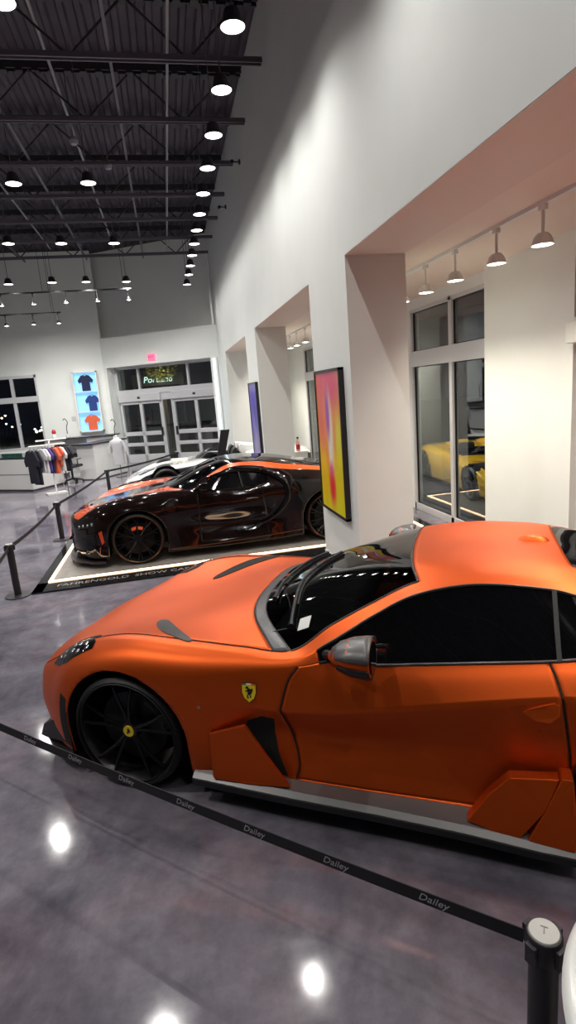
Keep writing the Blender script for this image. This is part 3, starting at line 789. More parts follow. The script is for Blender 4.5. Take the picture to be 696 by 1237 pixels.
# chin splitter
b = MB(); pts = [(-1.0, -.40), (-.98, .0), (-1.0, .40), (-.93, .60), (-.84, .735), (-.66, .87), (-.50, .93), (-.5, .7), (-.8, .4), (-.8, -.4), (-.5, -.7), (-.5, -.93), (-.66, -.87), (-.84, -.735), (-.93, -.60)]
b.prism([(p[0], p[1]) for p in pts], ((0, 0, .10), (1, 0, 0), (0, 1, 0)), .03); b.build('front_splitter', M_blackm, gt, bevel=.006)
M_skirt = mat('silver grey carbon skirt', (.13, .13, .13), .36, .4)
for sd in (1, -1):
    b = MB(); b.prism([(-.84, .14), (-.80, .14), (-.52, .20), (-.50, .34), (-.56, .36), (-.78, .24)], ((0, .80*sd, 0), (1, 0, 0), (0, 0, 1)), -.05*sd)
    b.v = [(x, y+(x+.66)*.38*sd, z) for x, y, z in b.v]
    b.build('corner_winglet', M_blackm, gt, bevel=.004)
    # side skirt: tapered shelf, edge runs out and up
    st = [(.36, .90, .99, .150), (.6, .90, 1.01, .152), (.95, .89, 1.035, .152), (1.4, .90, 1.055, .150), (1.8, .905, 1.075, .140), (2.1, .92, 1.095, .125), (2.26, .93, 1.10, .12)]
    vs = []; fs = []
    for (u, wi, wo, z) in st: vs += [(u, wi*sd, .205), (u, (wo-.03)*sd, z+.028), (u, wo*sd, z+.01), (u, wo*sd, z-.012), (u, wi*sd, z-.02)]
    for k in range(len(st)-1):
        for q in range(5): a = k*5+q; a2 = k*5+(q+1) % 5; fs.append((a, a2, a2+5, a+5))
    fs += [(0, 1, 2, 3, 4), tuple(30+q for q in (4, 3, 2, 1, 0))]
    b = MB(); b.add(vs, fs); b.build('side_skirt', M_skirt, gt)
    vs = []; 
    for (u, wi, wo, z) in st: vs += [(u, (wo+.004)*sd, z+.002), (u, (wo+.004)*sd, z-.03), (u, (wo-.2)*sd, z-.05)]
    fs = [(3*k+q, 3*k+(q+1) % 3, 3*k+3+(q+1) % 3, 3*k+3+q) for k in range(len(st)-1) for q in range(3)]+[(0, 1, 2), (20, 19, 18)]
    b = MB(); b.add(vs, fs); b.build('skirt_edge', M_black, gt)
    # front blade; black patch paints the shade of the opening behind it
    poly = lin_poly([(.66, .44), (.70, .515), (.78, .545), (.845, .53), (.835, .44), (.85, .33), (.90, .21), (.80, .21), (.66, .30)], 4)
    patch_side(GT, poly, sd, .0025, .02).build('fender_vent_shade', M_gap, gt)
    poly = [(.62, .20), (.90, .20), (.94, .25), (.96, .33), (.935, .40), (.86, .395), (.80, .34)]
    vs = [(.49, .985, .44), (.70, .985, .515), (.80, .995, .37), (.925, 1.0, .195), (.70, 1.0, .178), (.49, .995, .178)]
    b = MB(); b.add([(u, w_*sd, z) for u, w_, z in vs]+[(u, (w_-.022)*sd, z) for u, w_, z in vs], [(0, 1, 2, 3, 4, 5), (11, 10, 9, 8, 7, 6)]+[(k, (k+1) % 6, 6+(k+1) % 6, 6+k) for k in range(6)])
    b.build('side_blade', M_orange, gt, bevel=.003)
    # dark vertical slot just ahead of the blade
    patch_side(GT, lin_poly([(.465, .19), (.50, .19), (.50, .45), (.475, .42)], 4), sd, .002, .02).build('side_slot', M_gap, gt)
    # rear blade
    vs = [(1.80, 1.035, .185), (1.90, 1.02, .33), (1.985, 1.01, .42), (2.19, 1.015, .445), (2.13, 1.05, .30), (2.03, 1.06, .155), (1.92, 1.05, .16)]
    n7 = 7
    b = MB(); b.add([(u, w_*sd, z) for u, w_, z in vs]+[(u, (w_-.06)*sd, z) for u, w_, z in vs], [tuple(range(7)), tuple(range(13, 6, -1))]+[(k, (k+1) % 7, 7+(k+1) % 7, 7+k) for k in range(7)])
    b.build('side_blade', M_orange, gt, bevel=.004)
    vs = [(2.06, 1.065, .15), (2.12, 1.05, .28), (2.20, 1.02, .455), (2.245, 1.03, .46), (2.255, 1.07, .30), (2.25, 1.085, .145)]
    b = MB(); b.add([(u, w_*sd, z) for u, w_, z in vs]+[(u, (w_-.09)*sd, z) for u, w_, z in vs], [tuple(range(6)), tuple(range(11, 5, -1))]+[(k, (k+1) % 6, 6+(k+1) % 6, 6+k) for k in range(6)])
    b.build('side_blade', M_orange, gt, bevel=.004)
    # front brake slot
    patch_side(GT, lin_poly([(-.545, .20), (-.475, .18), (-.465, .40), (-.455, .53), (-.50, .55), (-.53, .40)], 4), sd, .002, .02).build('bumper_slot', M_gap, gt)
    # headlamp
    lp = lin_poly([(-.675, .735*sd), (-.60, .70*sd), (-.53, .695*sd), (-.44, .695*sd), (-.34, .74*sd), (-.285, .80*sd), (-.275, .85*sd), (-.376, .856*sd), (-.479, .853*sd), (-.585, .80*sd)], 4)
    h = patch_top(GT, lp, .004, .012).build('headlight', mat('smoked lamp cover', (.006, .006, .008), .03), gt, smooth=True)
    for (a, c) in ((-.60, .745), (-.55, .75), (-.53, .79), (-.48, .745), (-.46, .80), (-.42, .77), (-.40, .83), (-.36, .79), (-.33, .83)):
        q, nn = GT.top(a, c*sd); bb = MB(); bb.T = Matrix.Translation(q+nn*.004) @ nn.to_track_quat('Z', 'Y').to_matrix().to_4x4()
        bb.lathe([(0, .006), (.010, .005), (.016, 0)], 12); bb.build('lamp_element', M_chrome, h, smooth=True)
    patch_top(GT, lin_poly([(-.53, .655*sd), (-.43, .62*sd), (-.345, .66*sd), (-.30, .735*sd), (-.33, .728*sd), (-.40, .685*sd), (-.44, .675*sd)], 3), .003, .012).build('lamp_notch', M_gap, gt)
    # hood vents: black slot and grey blade
    vp = smooth_poly([(-.08, .40*sd), (-.02, .42*sd), (.06, .50*sd), (.15, .60*sd), (.25, .70*sd), (.345, .79*sd), (.30, .80*sd), (.14, .715*sd), (.02, .60*sd), (-.07, .47*sd)], 4)
    patch_top(GT, vp, .005, .012).build('hood_vent', M_carbon if sd > 0 else M_gap, gt, smooth=True)
    # door handle
    pts = []
    q, nn = GT.side(2.10, .735, sd)
    hb = MB(); vs = []; prof = [(2.04, .728, .0), (2.06, .748, .006), (2.11, .775, .008), (2.17, .797, .008), (2.19, .790, .010), (2.185, .745, .036), (2.15, .712, .048), (2.09, .708, .034)]
    top_ = []; base_ = []
    for (u, z, o_) in prof:
        p, n_ = GT.side(u, z, sd); top_.append(p+Vector((0, (o_+.003)*sd, 0))); base_.append(p-Vector((0, .01*sd, 0)))
    m8 = len(prof); hb.add(top_+base_, [tuple(range(m8)), tuple(range(2*m8-1, m8-1, -1))]+[(k, (k+1) % m8, m8+(k+1) % m8, m8+k) for k in range(m8)])
    hb.build('door_handle', M_orange, gt, bevel=.004)
    q, nn = GT.side(2.115, .625, sd); b = MB(); b.cyl(q-nn*.004, q+nn*.003, .012, n=16); b.build('door_lock', M_orange, gt)
    q, nn = GT.side(.44, .585, sd); b = MB(); b.cyl(q-nn*.004, q+nn*.004, .009, n=16); b.build('side_marker', M_chrome, gt)
    # mirror
    def mir(pts, m, nm, par):
        b = MB(); ctr = Vector((0, 0, 0))
        rings = []; 
        for (u, ww, zz, ru, rw, rz) in pts:
            rings.append([(u+0*k, (ww+rw*math.cos(a))*sd, zz+rz*math.sin(a)) for k, a in enumerate(np.linspace(0, 2*math.pi, 17)[:-1])])
        vs = [p for r_ in rings for p in r_]; n_ = 16
        fs = [(i*n_+k, i*n_+(k+1) % n_, (i+1)*n_+(k+1) % n_, (i+1)*n_+k) for i in range(len(rings)-1) for k in range(n_)]
        fs += [tuple(range(n_-1, -1, -1)), tuple(range((len(rings)-1)*n_, len(rings)*n_))]
        b.add(vs, fs); return b.build(nm, m, par, smooth=True)
    mm = mir([(1.20, 1.055, .985, 0, .02, .015), (1.235, 1.055, .99, 0, .075, .045), (1.30, 1.055, .995, 0, .105, .072), (1.37, 1.055, .99, 0, .115, .082), (1.40, 1.055, .985, 0, .115, .082)], M_orange, 'mirror', gt)
    # carbon upper shell over orange mirror body
    b = MB(); vs = []; S = [(1.215, .045, .028), (1.25, .086, .056), (1.31, .110, .078), (1.375, .119, .087), (1.405, .119, .087)]
    A = np.linspace(R(12), R(168), 12)
    for (u, rw, rz) in S: vs += [(u, (1.055+rw*math.cos(a))*sd, .992+rz*math.sin(a)) for a in A]
    b.add(vs, [(i*12+k, i*12+k+1, (i+1)*12+k+1, (i+1)*12+k) for i in range(4) for k in range(11)])
    o = b.build('mirror_shell', M_skirt, mm, smooth=True); o.modifiers.new('s', 'SOLIDIFY').thickness = .003
    b = MB(); vs = []; A = np.linspace(R(186), R(354), 12)
    for (u, rw, rz) in S: vs += [(u, (1.055+rw*math.cos(a))*sd, .985+(rz+.004)*math.sin(a)) for a in A]
    b.add(vs, [(i*12+k, i*12+k+1, (i+1)*12+k+1, (i+1)*12+k) for i in range(1, 4) for k in range(11)])
    o = b.build('mirror_base', M_black, mm, smooth=True); o.modifiers.new('s', 'SOLIDIFY').thickness = .003
    b = MB(); b.cyl((1.402, 1.055*sd, .985), (1.408, 1.055*sd, .985), .075, n=20); b.build('mirror_glass', M_tint, mm)
    b = MB(); b.tube([(1.13, .855*sd, .885), (1.17, .90*sd, .905), (1.26, .98*sd, .93)], [.024, .022, .018], 8); b.build('mirror_arm', M_black, mm, smooth=True)
# shield badges
for sd in (1, -1):
    q, nn = GT.side(.727, .683, sd)
    x = Vector((1, 0, 0))*sd; x = (x-nn*x.dot(nn)).normalized(); y = nn.cross(x).normalized()
    if y.z < 0: y = -y
    fr = lambda d: (q+nn*d, x, y)
    def shield(s):
        pts = [(-.036*s, .044*s), (0, .050*s), (.036*s, .044*s), (.037*s, .0), (.026*s, -.030*s), (0, -.052*s), (-.026*s, -.030*s), (-.037*s, .0)]
        return pts
    def pr(mb, poly, d0, d1): 
        z = x.cross(y).normalized(); sg = 1 if z.dot(nn) > 0 else -1
        mb.prism(poly, fr(d0), (d1-d0)*sg)
    b = MB(); pr(b, shield(1.08), .0, .004); sb = b.build('shield_badge', M_black, gt)
    b = MB(); pr(b, shield(1.0), .004, .006); b.build('shield_face', M_yellow, sb)
    for (a, c, cc) in ((-.034, -.012, (.0, .25, .06)), (-.012, .012, (.8, .8, .8)), (.012, .034, (.6, .01, .01))):
        b = MB(); pr(b, [(a, .040), (c, .040), (c, .046), (a, .046)], .006, .0068); b.build('badge_stripe', mat('badge stripe', cc, .4), sb)
    # rearing horse silhouette in a few strokes
    horse = [(-.016, .030), (-.010, .034), (-.004, .030), (.000, .022), (.010, .018), (.016, .024), (.021, .018), (.020, .006), (.014, .004), (.015, -.004), (.007, -.012), (.012, -.022), (.006, -.030), (.004, -.024), (.005, -.018), (-.001, -.010), (-.006, -.018), (-.002, -.030), (-.008, -.034), (-.012, -.020), (-.006, -.004), (-.008, .006), (-.018, .004), (-.020, .010), (-.010, .012), (-.008, .020), (-.020, .022)]
    b = MB(); pr(b, horse, .006, .0075); b.build('horse_emblem', M_black, sb)
b = MB(); b.prism(smooth_poly([(-.12, -.03), (.12, -.03), (.13, .0), (.11, .035), (-.11, .035), (-.13, 0)], 4), ((1.34, 0, 1.10), (0, 1, 0), (0, 0, 1)), .025); b.cyl((1.35, 0, 1.12), (1.33, 0, 1.175), .01, n=8); b.build('rear_view_mirror', M_orange, gt)
# wipers, sticker, roof fin, rear glass, seats, wheel
for line in ([(.90, .66), (.88, .50), (.86, .28), (.90, .05), (1.02, -.14)], [(.72, .40), (.70, .15), (.74, -.15), (.86, -.40)]):
    pts = []
    for (u, w_) in smooth_line(line, 4):
        q, nn = GT.top(u, w_); pts.append(q+nn*.02)
    b = MB(); b.tube(pts, [.016]+[.011]*(len(pts)-1), 6); wp = b.build('wiper', M_black, gt)
    b = MB(); b.tube([p+Vector((.015, 0, -.012)) for p in pts[4:]], .007, 4); b.build('wiper_blade', M_rubber, wp)
def quad_top(u0, u1, w0, w1, off, m, nm):
    patch_top(GT, lin_poly([(u0, w0), (u1, w0), (u1, w1), (u0, w1)], 3), off, .0015).build(nm, m, gt)
quad_top(.935, 1.0, .62, .69, .002, mat('paper sticker', (.7, .72, .7), .6), 'windshield_sticker')
q, nn = GT.top(2.17, .0); b = MB(); b.lathe([(0, .03), (.03, .028), (.055, .018), (.07, 0)], 24); b.v = [(q.x+x*1.25, q.y+y*.75, q.z+z-.002) for x, y, z in b.v]; b.build('roof_antenna', M_orange, gt, smooth=True)
b = MB()
b.prism(smooth_poly([(.70, .66), (1.05, .70), (1.2, .78), (1.12, .90), (.78, .90)], 4), ((0, -.66, 0), (1, 0, 0), (0, 0, 1)), -1.32); b.build('dashboard', M_seat, gt, smooth=True, flat_angle=60)
for sd in (1, -1):
    b = MB(); b.prism(smooth_poly([(1.45, .30), (1.95, .30), (2.1, 1.08), (1.98, 1.10), (1.85, .60), (1.45, .55)], 4), ((0, .38*sd-.24, 0), (1, 0, 0), (0, 0, 1)), -.48); b.v = [(x, y+.48 if False else y, z) for x, y, z in b.v]; b.build('seat', M_seat, gt, smooth=True, flat_angle=60)
b = MB(); c0 = Vector((1.28, .36, .86)); ax = Vector((-.85, 0, .5)).normalized(); e1 = Vector((0, 1, 0)); e2 = ax.cross(e1)
b.tube([c0+(e1*math.cos(a)+e2*math.sin(a))*.18 for a in np.linspace(0, 2*math.pi, 33)[:-1]], .014, 8, closed=True); b.cyl(c0-e1*.17, c0+e1*.17, .015, n=8); b.build('steering_wheel', M_seat, gt, smooth=True)
# the parts above are laid out with w towards +y; the car shows its w>0 side to the camera, so mirror y in the meshes
def mirror_parts(root):
    seen = set()
    def rec(o):
        for ch in o.children:
            if ch.type == 'MESH' and ch.data.name not in seen:
                seen.add(ch.data.name); ch.data.transform(flip); ch.data.flip_normals()
            ch.location.y = -ch.location.y
            rec(ch)
    rec(root)
mirror_parts(gt)

# ================================================================== black mid-engined car on the platform
M_bk = mat('black brown gloss paint', (.008, .0042, .0038), .06, 0, .42)
M_bk2 = mat('deep black gloss trim', (.002, .002, .002), .05, 0, .4)
M_or2 = mat('bright orange gloss stripe', (.85, .10, .012), .25, 0, .5, coat=1., coat_rough=.04)
M_bronze = mat('dark bronze rim edge', (.20, .09, .04), .3, .8)
net = []
row((-.97,0,.58),(-.965,.14,.57),(-.95,.27,.55),(-.93,.38,.53),(-.925,.42,.50),(-.92,.44,.46),(-.92,.45,.41),(-.92,.46,.36),(-.92,.46,.30),(-.92,.46,.24),(-.90,.46,.16))
row((-.955,0,.63),(-.94,.20,.62),(-.90,.40,.60),(-.83,.60,.58),(-.81,.66,.55),(-.80,.69,.50),(-.80,.70,.44),(-.80,.71,.38),(-.80,.71,.31),(-.79,.71,.24),(-.77,.70,.14))
row((-.85,0,.69),(-.84,.25,.69),(-.79,.48,.68),(-.66,.72,.70),(-.63,.80,.66),(-.62,.85,.60),(-.62,.87,.53),(-.62,.89,.46),(-.62,.89,.37),(-.62,.89,.28),(-.60,.88,.13))
row((-.62,0,.76),(-.60,.28,.77),(-.54,.52,.79),(-.42,.74,.84),(-.40,.84,.81),(-.40,.90,.75),(-.40,.94,.66),(-.40,.965,.55),(-.40,.97,.45),(-.40,.96,.32),(-.40,.94,.13))
row((-.3,0,.81),(-.28,.3,.82),(-.2,.52,.85),(-.06,.74,.915),(-.02,.86,.89),(0,.93,.84),(0,.98,.76),(0,1.0,.66),(0,1.0,.5),(0,.99,.34),(0,.97,.13))
row((.02,0,.86),(.04,.3,.87),(.12,.54,.89),(.32,.76,.925),(.35,.86,.90),(.36,.92,.85),(.36,.96,.77),(.36,.975,.65),(.36,.965,.5),(.36,.96,.34),(.36,.95,.12))
row((.30,0,.905),(.31,.3,.91),(.36,.54,.915),(.56,.77,.925),(.58,.85,.90),(.58,.90,.86),(.58,.93,.78),(.58,.94,.64),(.58,.92,.48),(.58,.93,.32),(.58,.95,.11))
row((.46,0,.935),(.47,.3,.935),(.53,.54,.93),(.76,.77,.92),(.78,.85,.90),(.78,.89,.87),(.78,.93,.79),(.78,.94,.64),(.78,.90,.46),(.78,.92,.30),(.78,.96,.11))
row((.72,0,1.03),(.73,.29,1.025),(.78,.50,1.015),(.93,.70,1.01),(.95,.80,.98),(.95,.88,.895),(.95,.93,.81),(.95,.95,.64),(.95,.88,.44),(.95,.92,.28),(.95,.97,.11))
row((.98,0,1.125),(.99,.28,1.12),(1.02,.45,1.11),(1.12,.63,1.09),(1.14,.74,1.05),(1.14,.88,.89),(1.14,.93,.82),(1.14,.95,.64),(1.14,.87,.42),(1.14,.92,.27),(1.14,.98,.11))
row((1.24,0,1.192),(1.24,.27,1.19),(1.26,.42,1.18),(1.32,.57,1.155),(1.33,.68,1.115),(1.35,.87,.885),(1.35,.93,.82),(1.36,.955,.64),(1.38,.87,.42),(1.38,.92,.27),(1.38,.98,.11))
row((1.52,0,1.21),(1.52,.27,1.21),(1.53,.42,1.20),(1.56,.56,1.17),(1.57,.66,1.125),(1.60,.86,.88),(1.60,.94,.83),(1.62,.965,.66),(1.64,.89,.42),(1.64,.93,.27),(1.64,.98,.11))
row((1.84,0,1.195),(1.84,.27,1.193),(1.84,.42,1.18),(1.84,.58,1.15),(1.84,.68,1.09),(1.84,.84,.93),(1.86,.96,.86),(1.88,.98,.70),(1.90,.93,.44),(1.90,.95,.27),(1.90,.98,.11))
row((2.14,0,1.15),(2.14,.27,1.15),(2.14,.43,1.135),(2.14,.62,1.10),(2.14,.76,1.05),(2.14,.90,.98),(2.16,.99,.89),(2.18,1.02,.74),(2.18,.99,.5),(2.18,.98,.30),(2.18,.98,.12))
row((2.46,0,1.09),(2.46,.27,1.09),(2.46,.45,1.08),(2.46,.66,1.06),(2.46,.81,1.02),(2.46,.93,.96),(2.46,1.0,.88),(2.46,1.03,.75),(2.46,1.02,.55),(2.46,1.0,.32),(2.46,.98,.13))
row((2.78,0,1.03),(2.78,.27,1.03),(2.78,.48,1.025),(2.78,.68,1.01),(2.78,.82,.98),(2.78,.93,.93),(2.78,.99,.86),(2.78,1.02,.75),(2.78,1.02,.55),(2.78,1.0,.34),(2.78,.97,.16))
row((3.1,0,.97),(3.1,.27,.97),(3.1,.5,.965),(3.09,.69,.95),(3.08,.81,.93),(3.07,.90,.89),(3.07,.95,.83),(3.07,.98,.74),(3.07,.98,.55),(3.07,.96,.36),(3.07,.93,.2))
row((3.45,0,.93),(3.44,.27,.925),(3.42,.5,.91),(3.38,.68,.89),(3.36,.77,.87),(3.34,.83,.84),(3.33,.87,.78),(3.33,.89,.68),(3.33,.89,.52),(3.33,.88,.38),(3.3,.85,.24))
row((3.52,0,.88),(3.52,.2,.875),(3.52,.35,.86),(3.52,.46,.84),(3.52,.52,.81),(3.52,.55,.78),(3.52,.56,.72),(3.52,.57,.62),(3.52,.57,.5),(3.52,.57,.4),(3.5,.57,.28))
nb = len(net)
cwm = [0,0,.2,.3,.3,.3,.5,.7,.8,.8,.8,.7,.5,.4,.3,.2,.2,0,0]
for r_ in net:
    for k_, q_ in enumerate(r_):
        f_k = max(0, min(1, (q_[2]-.95)/.2)); r_[k_] = (q_[0], q_[1], q_[2]+.035*f_k)
BK = Car(net, 9, 7, {4: cwm, 5: cwm})
BK.cut_arches([(0, .35, .395, .6), (2.71, .36, .41, .6)])
BK.bvh()
bk = thing('supercar', 'glossy black supercar with orange hood and roof stripes on the lit platform', 'car', (-.60, 8.70, .03), 0)
ws = lambda r, c: 7.0 < r < 10 and c < 3
sg = lambda r, c: 4 < c < 5 and 7.2 < r < 12.0
hs = lambda r, c: 1.6 <= r < 7.0 and 1 <= c < 2.6
rs = lambda r, c: 7.0 <= r < 16.5 and 3 <= c < 4 and r > 8.4
dr = lambda r, c: 7.4 <= r < 11.6 and 5 <= c < 9.4
BK.part(lambda r, c, q, s: not (ws(r, c) or sg(r, c) or hs(r, c) or rs(r, c) or dr(r, c)), 'body', M_bk, bk, thick=.006)
BK.part(lambda r, c, q, s: hs(r, c), 'hood_stripe', M_or2, bk)
BK.part(lambda r, c, q, s: rs(r, c), 'roof_stripe', M_or2, bk)
BK.part(lambda r, c, q, s: dr(r, c), 'door', M_bk, bk, one=False)
BK.part(lambda r, c, q, s: ws(r, c), 'windshield', M_screen, bk)
BK.part(lambda r, c, q, s: sg(r, c), 'side_window', M_tint, bk, one=False)
def ptz(car, uz, sd, off):
    out = []
    for (u, z) in uz:
        q, nn = car.side(u, z, sd); out.append(q+nn*off)
    return out
for sd in (1, -1):
    # the big C-shaped line
    c_ = smooth_line([(1.02, 1.045), (1.30, 1.10), (1.62, 1.10), (1.90, 1.035), (2.08, .90), (2.10, .72), (1.98, .52), (1.78, .38), (1.48, .29)], 6)
    pts = ptz(BK, c_, sd, .004); n_ = len(pts)
    b = MB(); b.tube(pts, [.012+.036*math.sin(math.pi*min(1, (k+2)/n_))**.7 for k in range(n_)], 10)
    b.build('side_line_trim', M_bk2, bk, smooth=True)
    # intake behind the line, rear quarter scoop
    patch_side(BK, smooth_poly([(1.30, .30), (1.62, .38), (1.80, .44), (1.66, .32), (1.45, .25)], 4), sd, .003, .02).build('side_intake', M_bk2, bk)
    patch_side(BK, smooth_poly([(2.18, .96), (2.34, .97), (2.45, .92), (2.42, .83), (2.26, .80), (2.16, .86)], 4), sd, .004, .02).build('rear_scoop', M_bk2, bk, smooth=True)
    patch_side(BK, smooth_poly([(2.20, .76), (2.40, .74), (2.36, .60), (2.22, .60)], 4), sd, .004, .02).build('rear_scoop', M_bk2, bk, smooth=True)
    gap_line(BK.row(7.4, 5, 9.4, sd), 'panel_gap', bk, .004)
    gap_line(BK.col(4, 7.2, 12, sd)+list(reversed(BK.col(5, 7.2, 12, sd))), 'window_seal', bk, .012, M_bk2)
    gap_line(BK.row(10.6, 4, 5, sd), 'window_pillar', bk, .022, M_bk2)
    gap_line(BK.col(3, 7.0, 10, sd), 'windshield_seal', bk, .010, M_bk2)
    gap_line(ptz(BK, [(.42, .155), (1.0, .15), (1.7, .17), (2.28, .21)], sd, .01), 'sill_line', bk, .008, M_bronze)
    # headlamp, marker, handle
    h = patch_side(BK, lin_poly([(-.80, .58), (-.68, .62), (-.55, .655), (-.54, .60), (-.66, .565), (-.80, .525)], 3), sd, .006, .02).build('headlight', M_tint, bk)
    for k in range(4):
        q, nn = BK.side(-.77+k*.065, .56+k*.016, sd); bb = MB(); bb.T = Matrix.Translation(q+nn*.006) @ nn.to_track_quat('Z', 'Y').to_matrix().to_4x4(); bb.lathe([(0, .008), (.016, .006), (.022, 0)], 10); bb.build('lamp_element', M_chrome, h, smooth=True)
    patch_side(BK, lin_poly([(-.50, .50), (-.455, .52), (-.44, .36), (-.475, .33)], 3), sd, .004, .02).build('side_marker', mat('amber marker', (.6, .06, .02), .2), bk)
    patch_side(BK, lin_poly([(-.76, .42), (-.58, .40), (-.56, .20), (-.72, .20)], 3), sd, .003, .02).build('bumper_intake', M_bk2, bk)
    gap_line(ptz(BK, [(-.52, .20), (-.50, .30)], sd, .01), 'intake_fin', bk, .006, M_bronze)
    gap_line(ptz(BK, [(1.52, .735), (1.60, .74), (1.68, .735)], sd, .012), 'door_handle', bk, .009, M_chrome)
    b = MB(); b.tube([(.86, .88*sd, .92), (.90, .98*sd, .95)], .012, 6); b.build('mirror_arm', M_bk2, bk)
    b = MB(); b.tube([(.86, 1.04*sd, .965), (.88, 1.04*sd, .97), (.93, 1.04*sd, .975), (.985, 1.04*sd, .97)], [.012, .042, .056, .058], 14); b.build('mirror', M_bk2, bk, smooth=True)
    for (u, wd, rr) in ((0, .29, .35), (2.71, .36, .355)):
        t = wheel(bk, u, .985-wd/2-.005, rr, rr-.038, wd, 10, M_wheelblack, M_bronze, M_bk2, sd, 'y')
        b = MB(); pts = [(.145*math.cos(a), (wd/2-.075)*sd, .145*math.sin(a)) for a in np.linspace(R(60), R(120), 7)]
        b.tube(pts, .028, 8); b.build('brake_caliper', M_or2, t, smooth=True)
wheel_well(bk, 0, .35, .40, .55, .93, M_rubber); wheel_well(bk, 2.71, .36, .415, .5, .96, M_rubber)
b = MB(); b.span((-.86, -.6, .10), (3.4, .6, .18)); b.span((.38, -.9, .10), (2.3, .9, .17)); b.build('underbody', M_black, bk)
b = MB(); b.prism([(-1.0, -.4), (-1.04, 0), (-1.0, .4), (-.88, .70), (-.62, .92), (-.46, .965), (-.46, .8), (-.8, .5), (-.8, -.5), (-.46, -.8), (-.46, -.965), (-.62, -.92), (-.88, -.70)], ((0, 0, .065), (1, 0, 0), (0, 1, 0)), .03); b.build('front_splitter', M_blackm, bk)
b = MB(); b.prism([(-.46, .16), (.46, .16), (.46, .42), (.38, .53), (-.38, .53), (-.46, .42)], ((-.93, 0, 0), (0, 1, 0), (0, 0, 1)), .08); b.build('front_intake', M_black, bk)
b = MB(); P_ = [(-.165*math.cos(a)*(1 if math.sin(a) > 0 else .8), .36+.20*math.sin(a)) for a in np.linspace(R(-40), R(220), 24)]
b.tube([(-.965, p[0], p[1]) for p in P_], .012, 8); b.build('horseshoe_grille_frame', M_chrome, bk, smooth=True)
b = MB(); b.span((3.40, -.72, .30), (3.50, .72, .82)); b.build('tail_panel', M_bk2, bk)
b = MB(); b.span((3.51, -.70, .70), (3.53, .70, .725)); b.build('tail_light_bar', mat('red lens', (.4, .01, .01), .2), bk)
b = MB(); b.span((3.15, -.85, .97), (3.42, .85, .99)); b.build('rear_wing', M_bk2, bk)
for sd in (1, -1):
    b = MB(); b.prism(smooth_poly([(1.25, .25), (1.75, .25), (1.95, 1.0), (1.85, 1.02), (1.7, .55), (1.25, .48)], 4), ((0, .37*sd+.22, 0), (1, 0, 0), (0, 0, 1)), .44); b.build('seat', M_seat, bk)
b = MB(); b.prism(smooth_poly([(.55, .6), (.95, .66), (1.0, .78), (.6, .86)], 4), ((0, .62, 0), (1, 0, 0), (0, 0, 1)), 1.24); b.build('dashboard', M_seat, bk)
mirror_parts(bk)

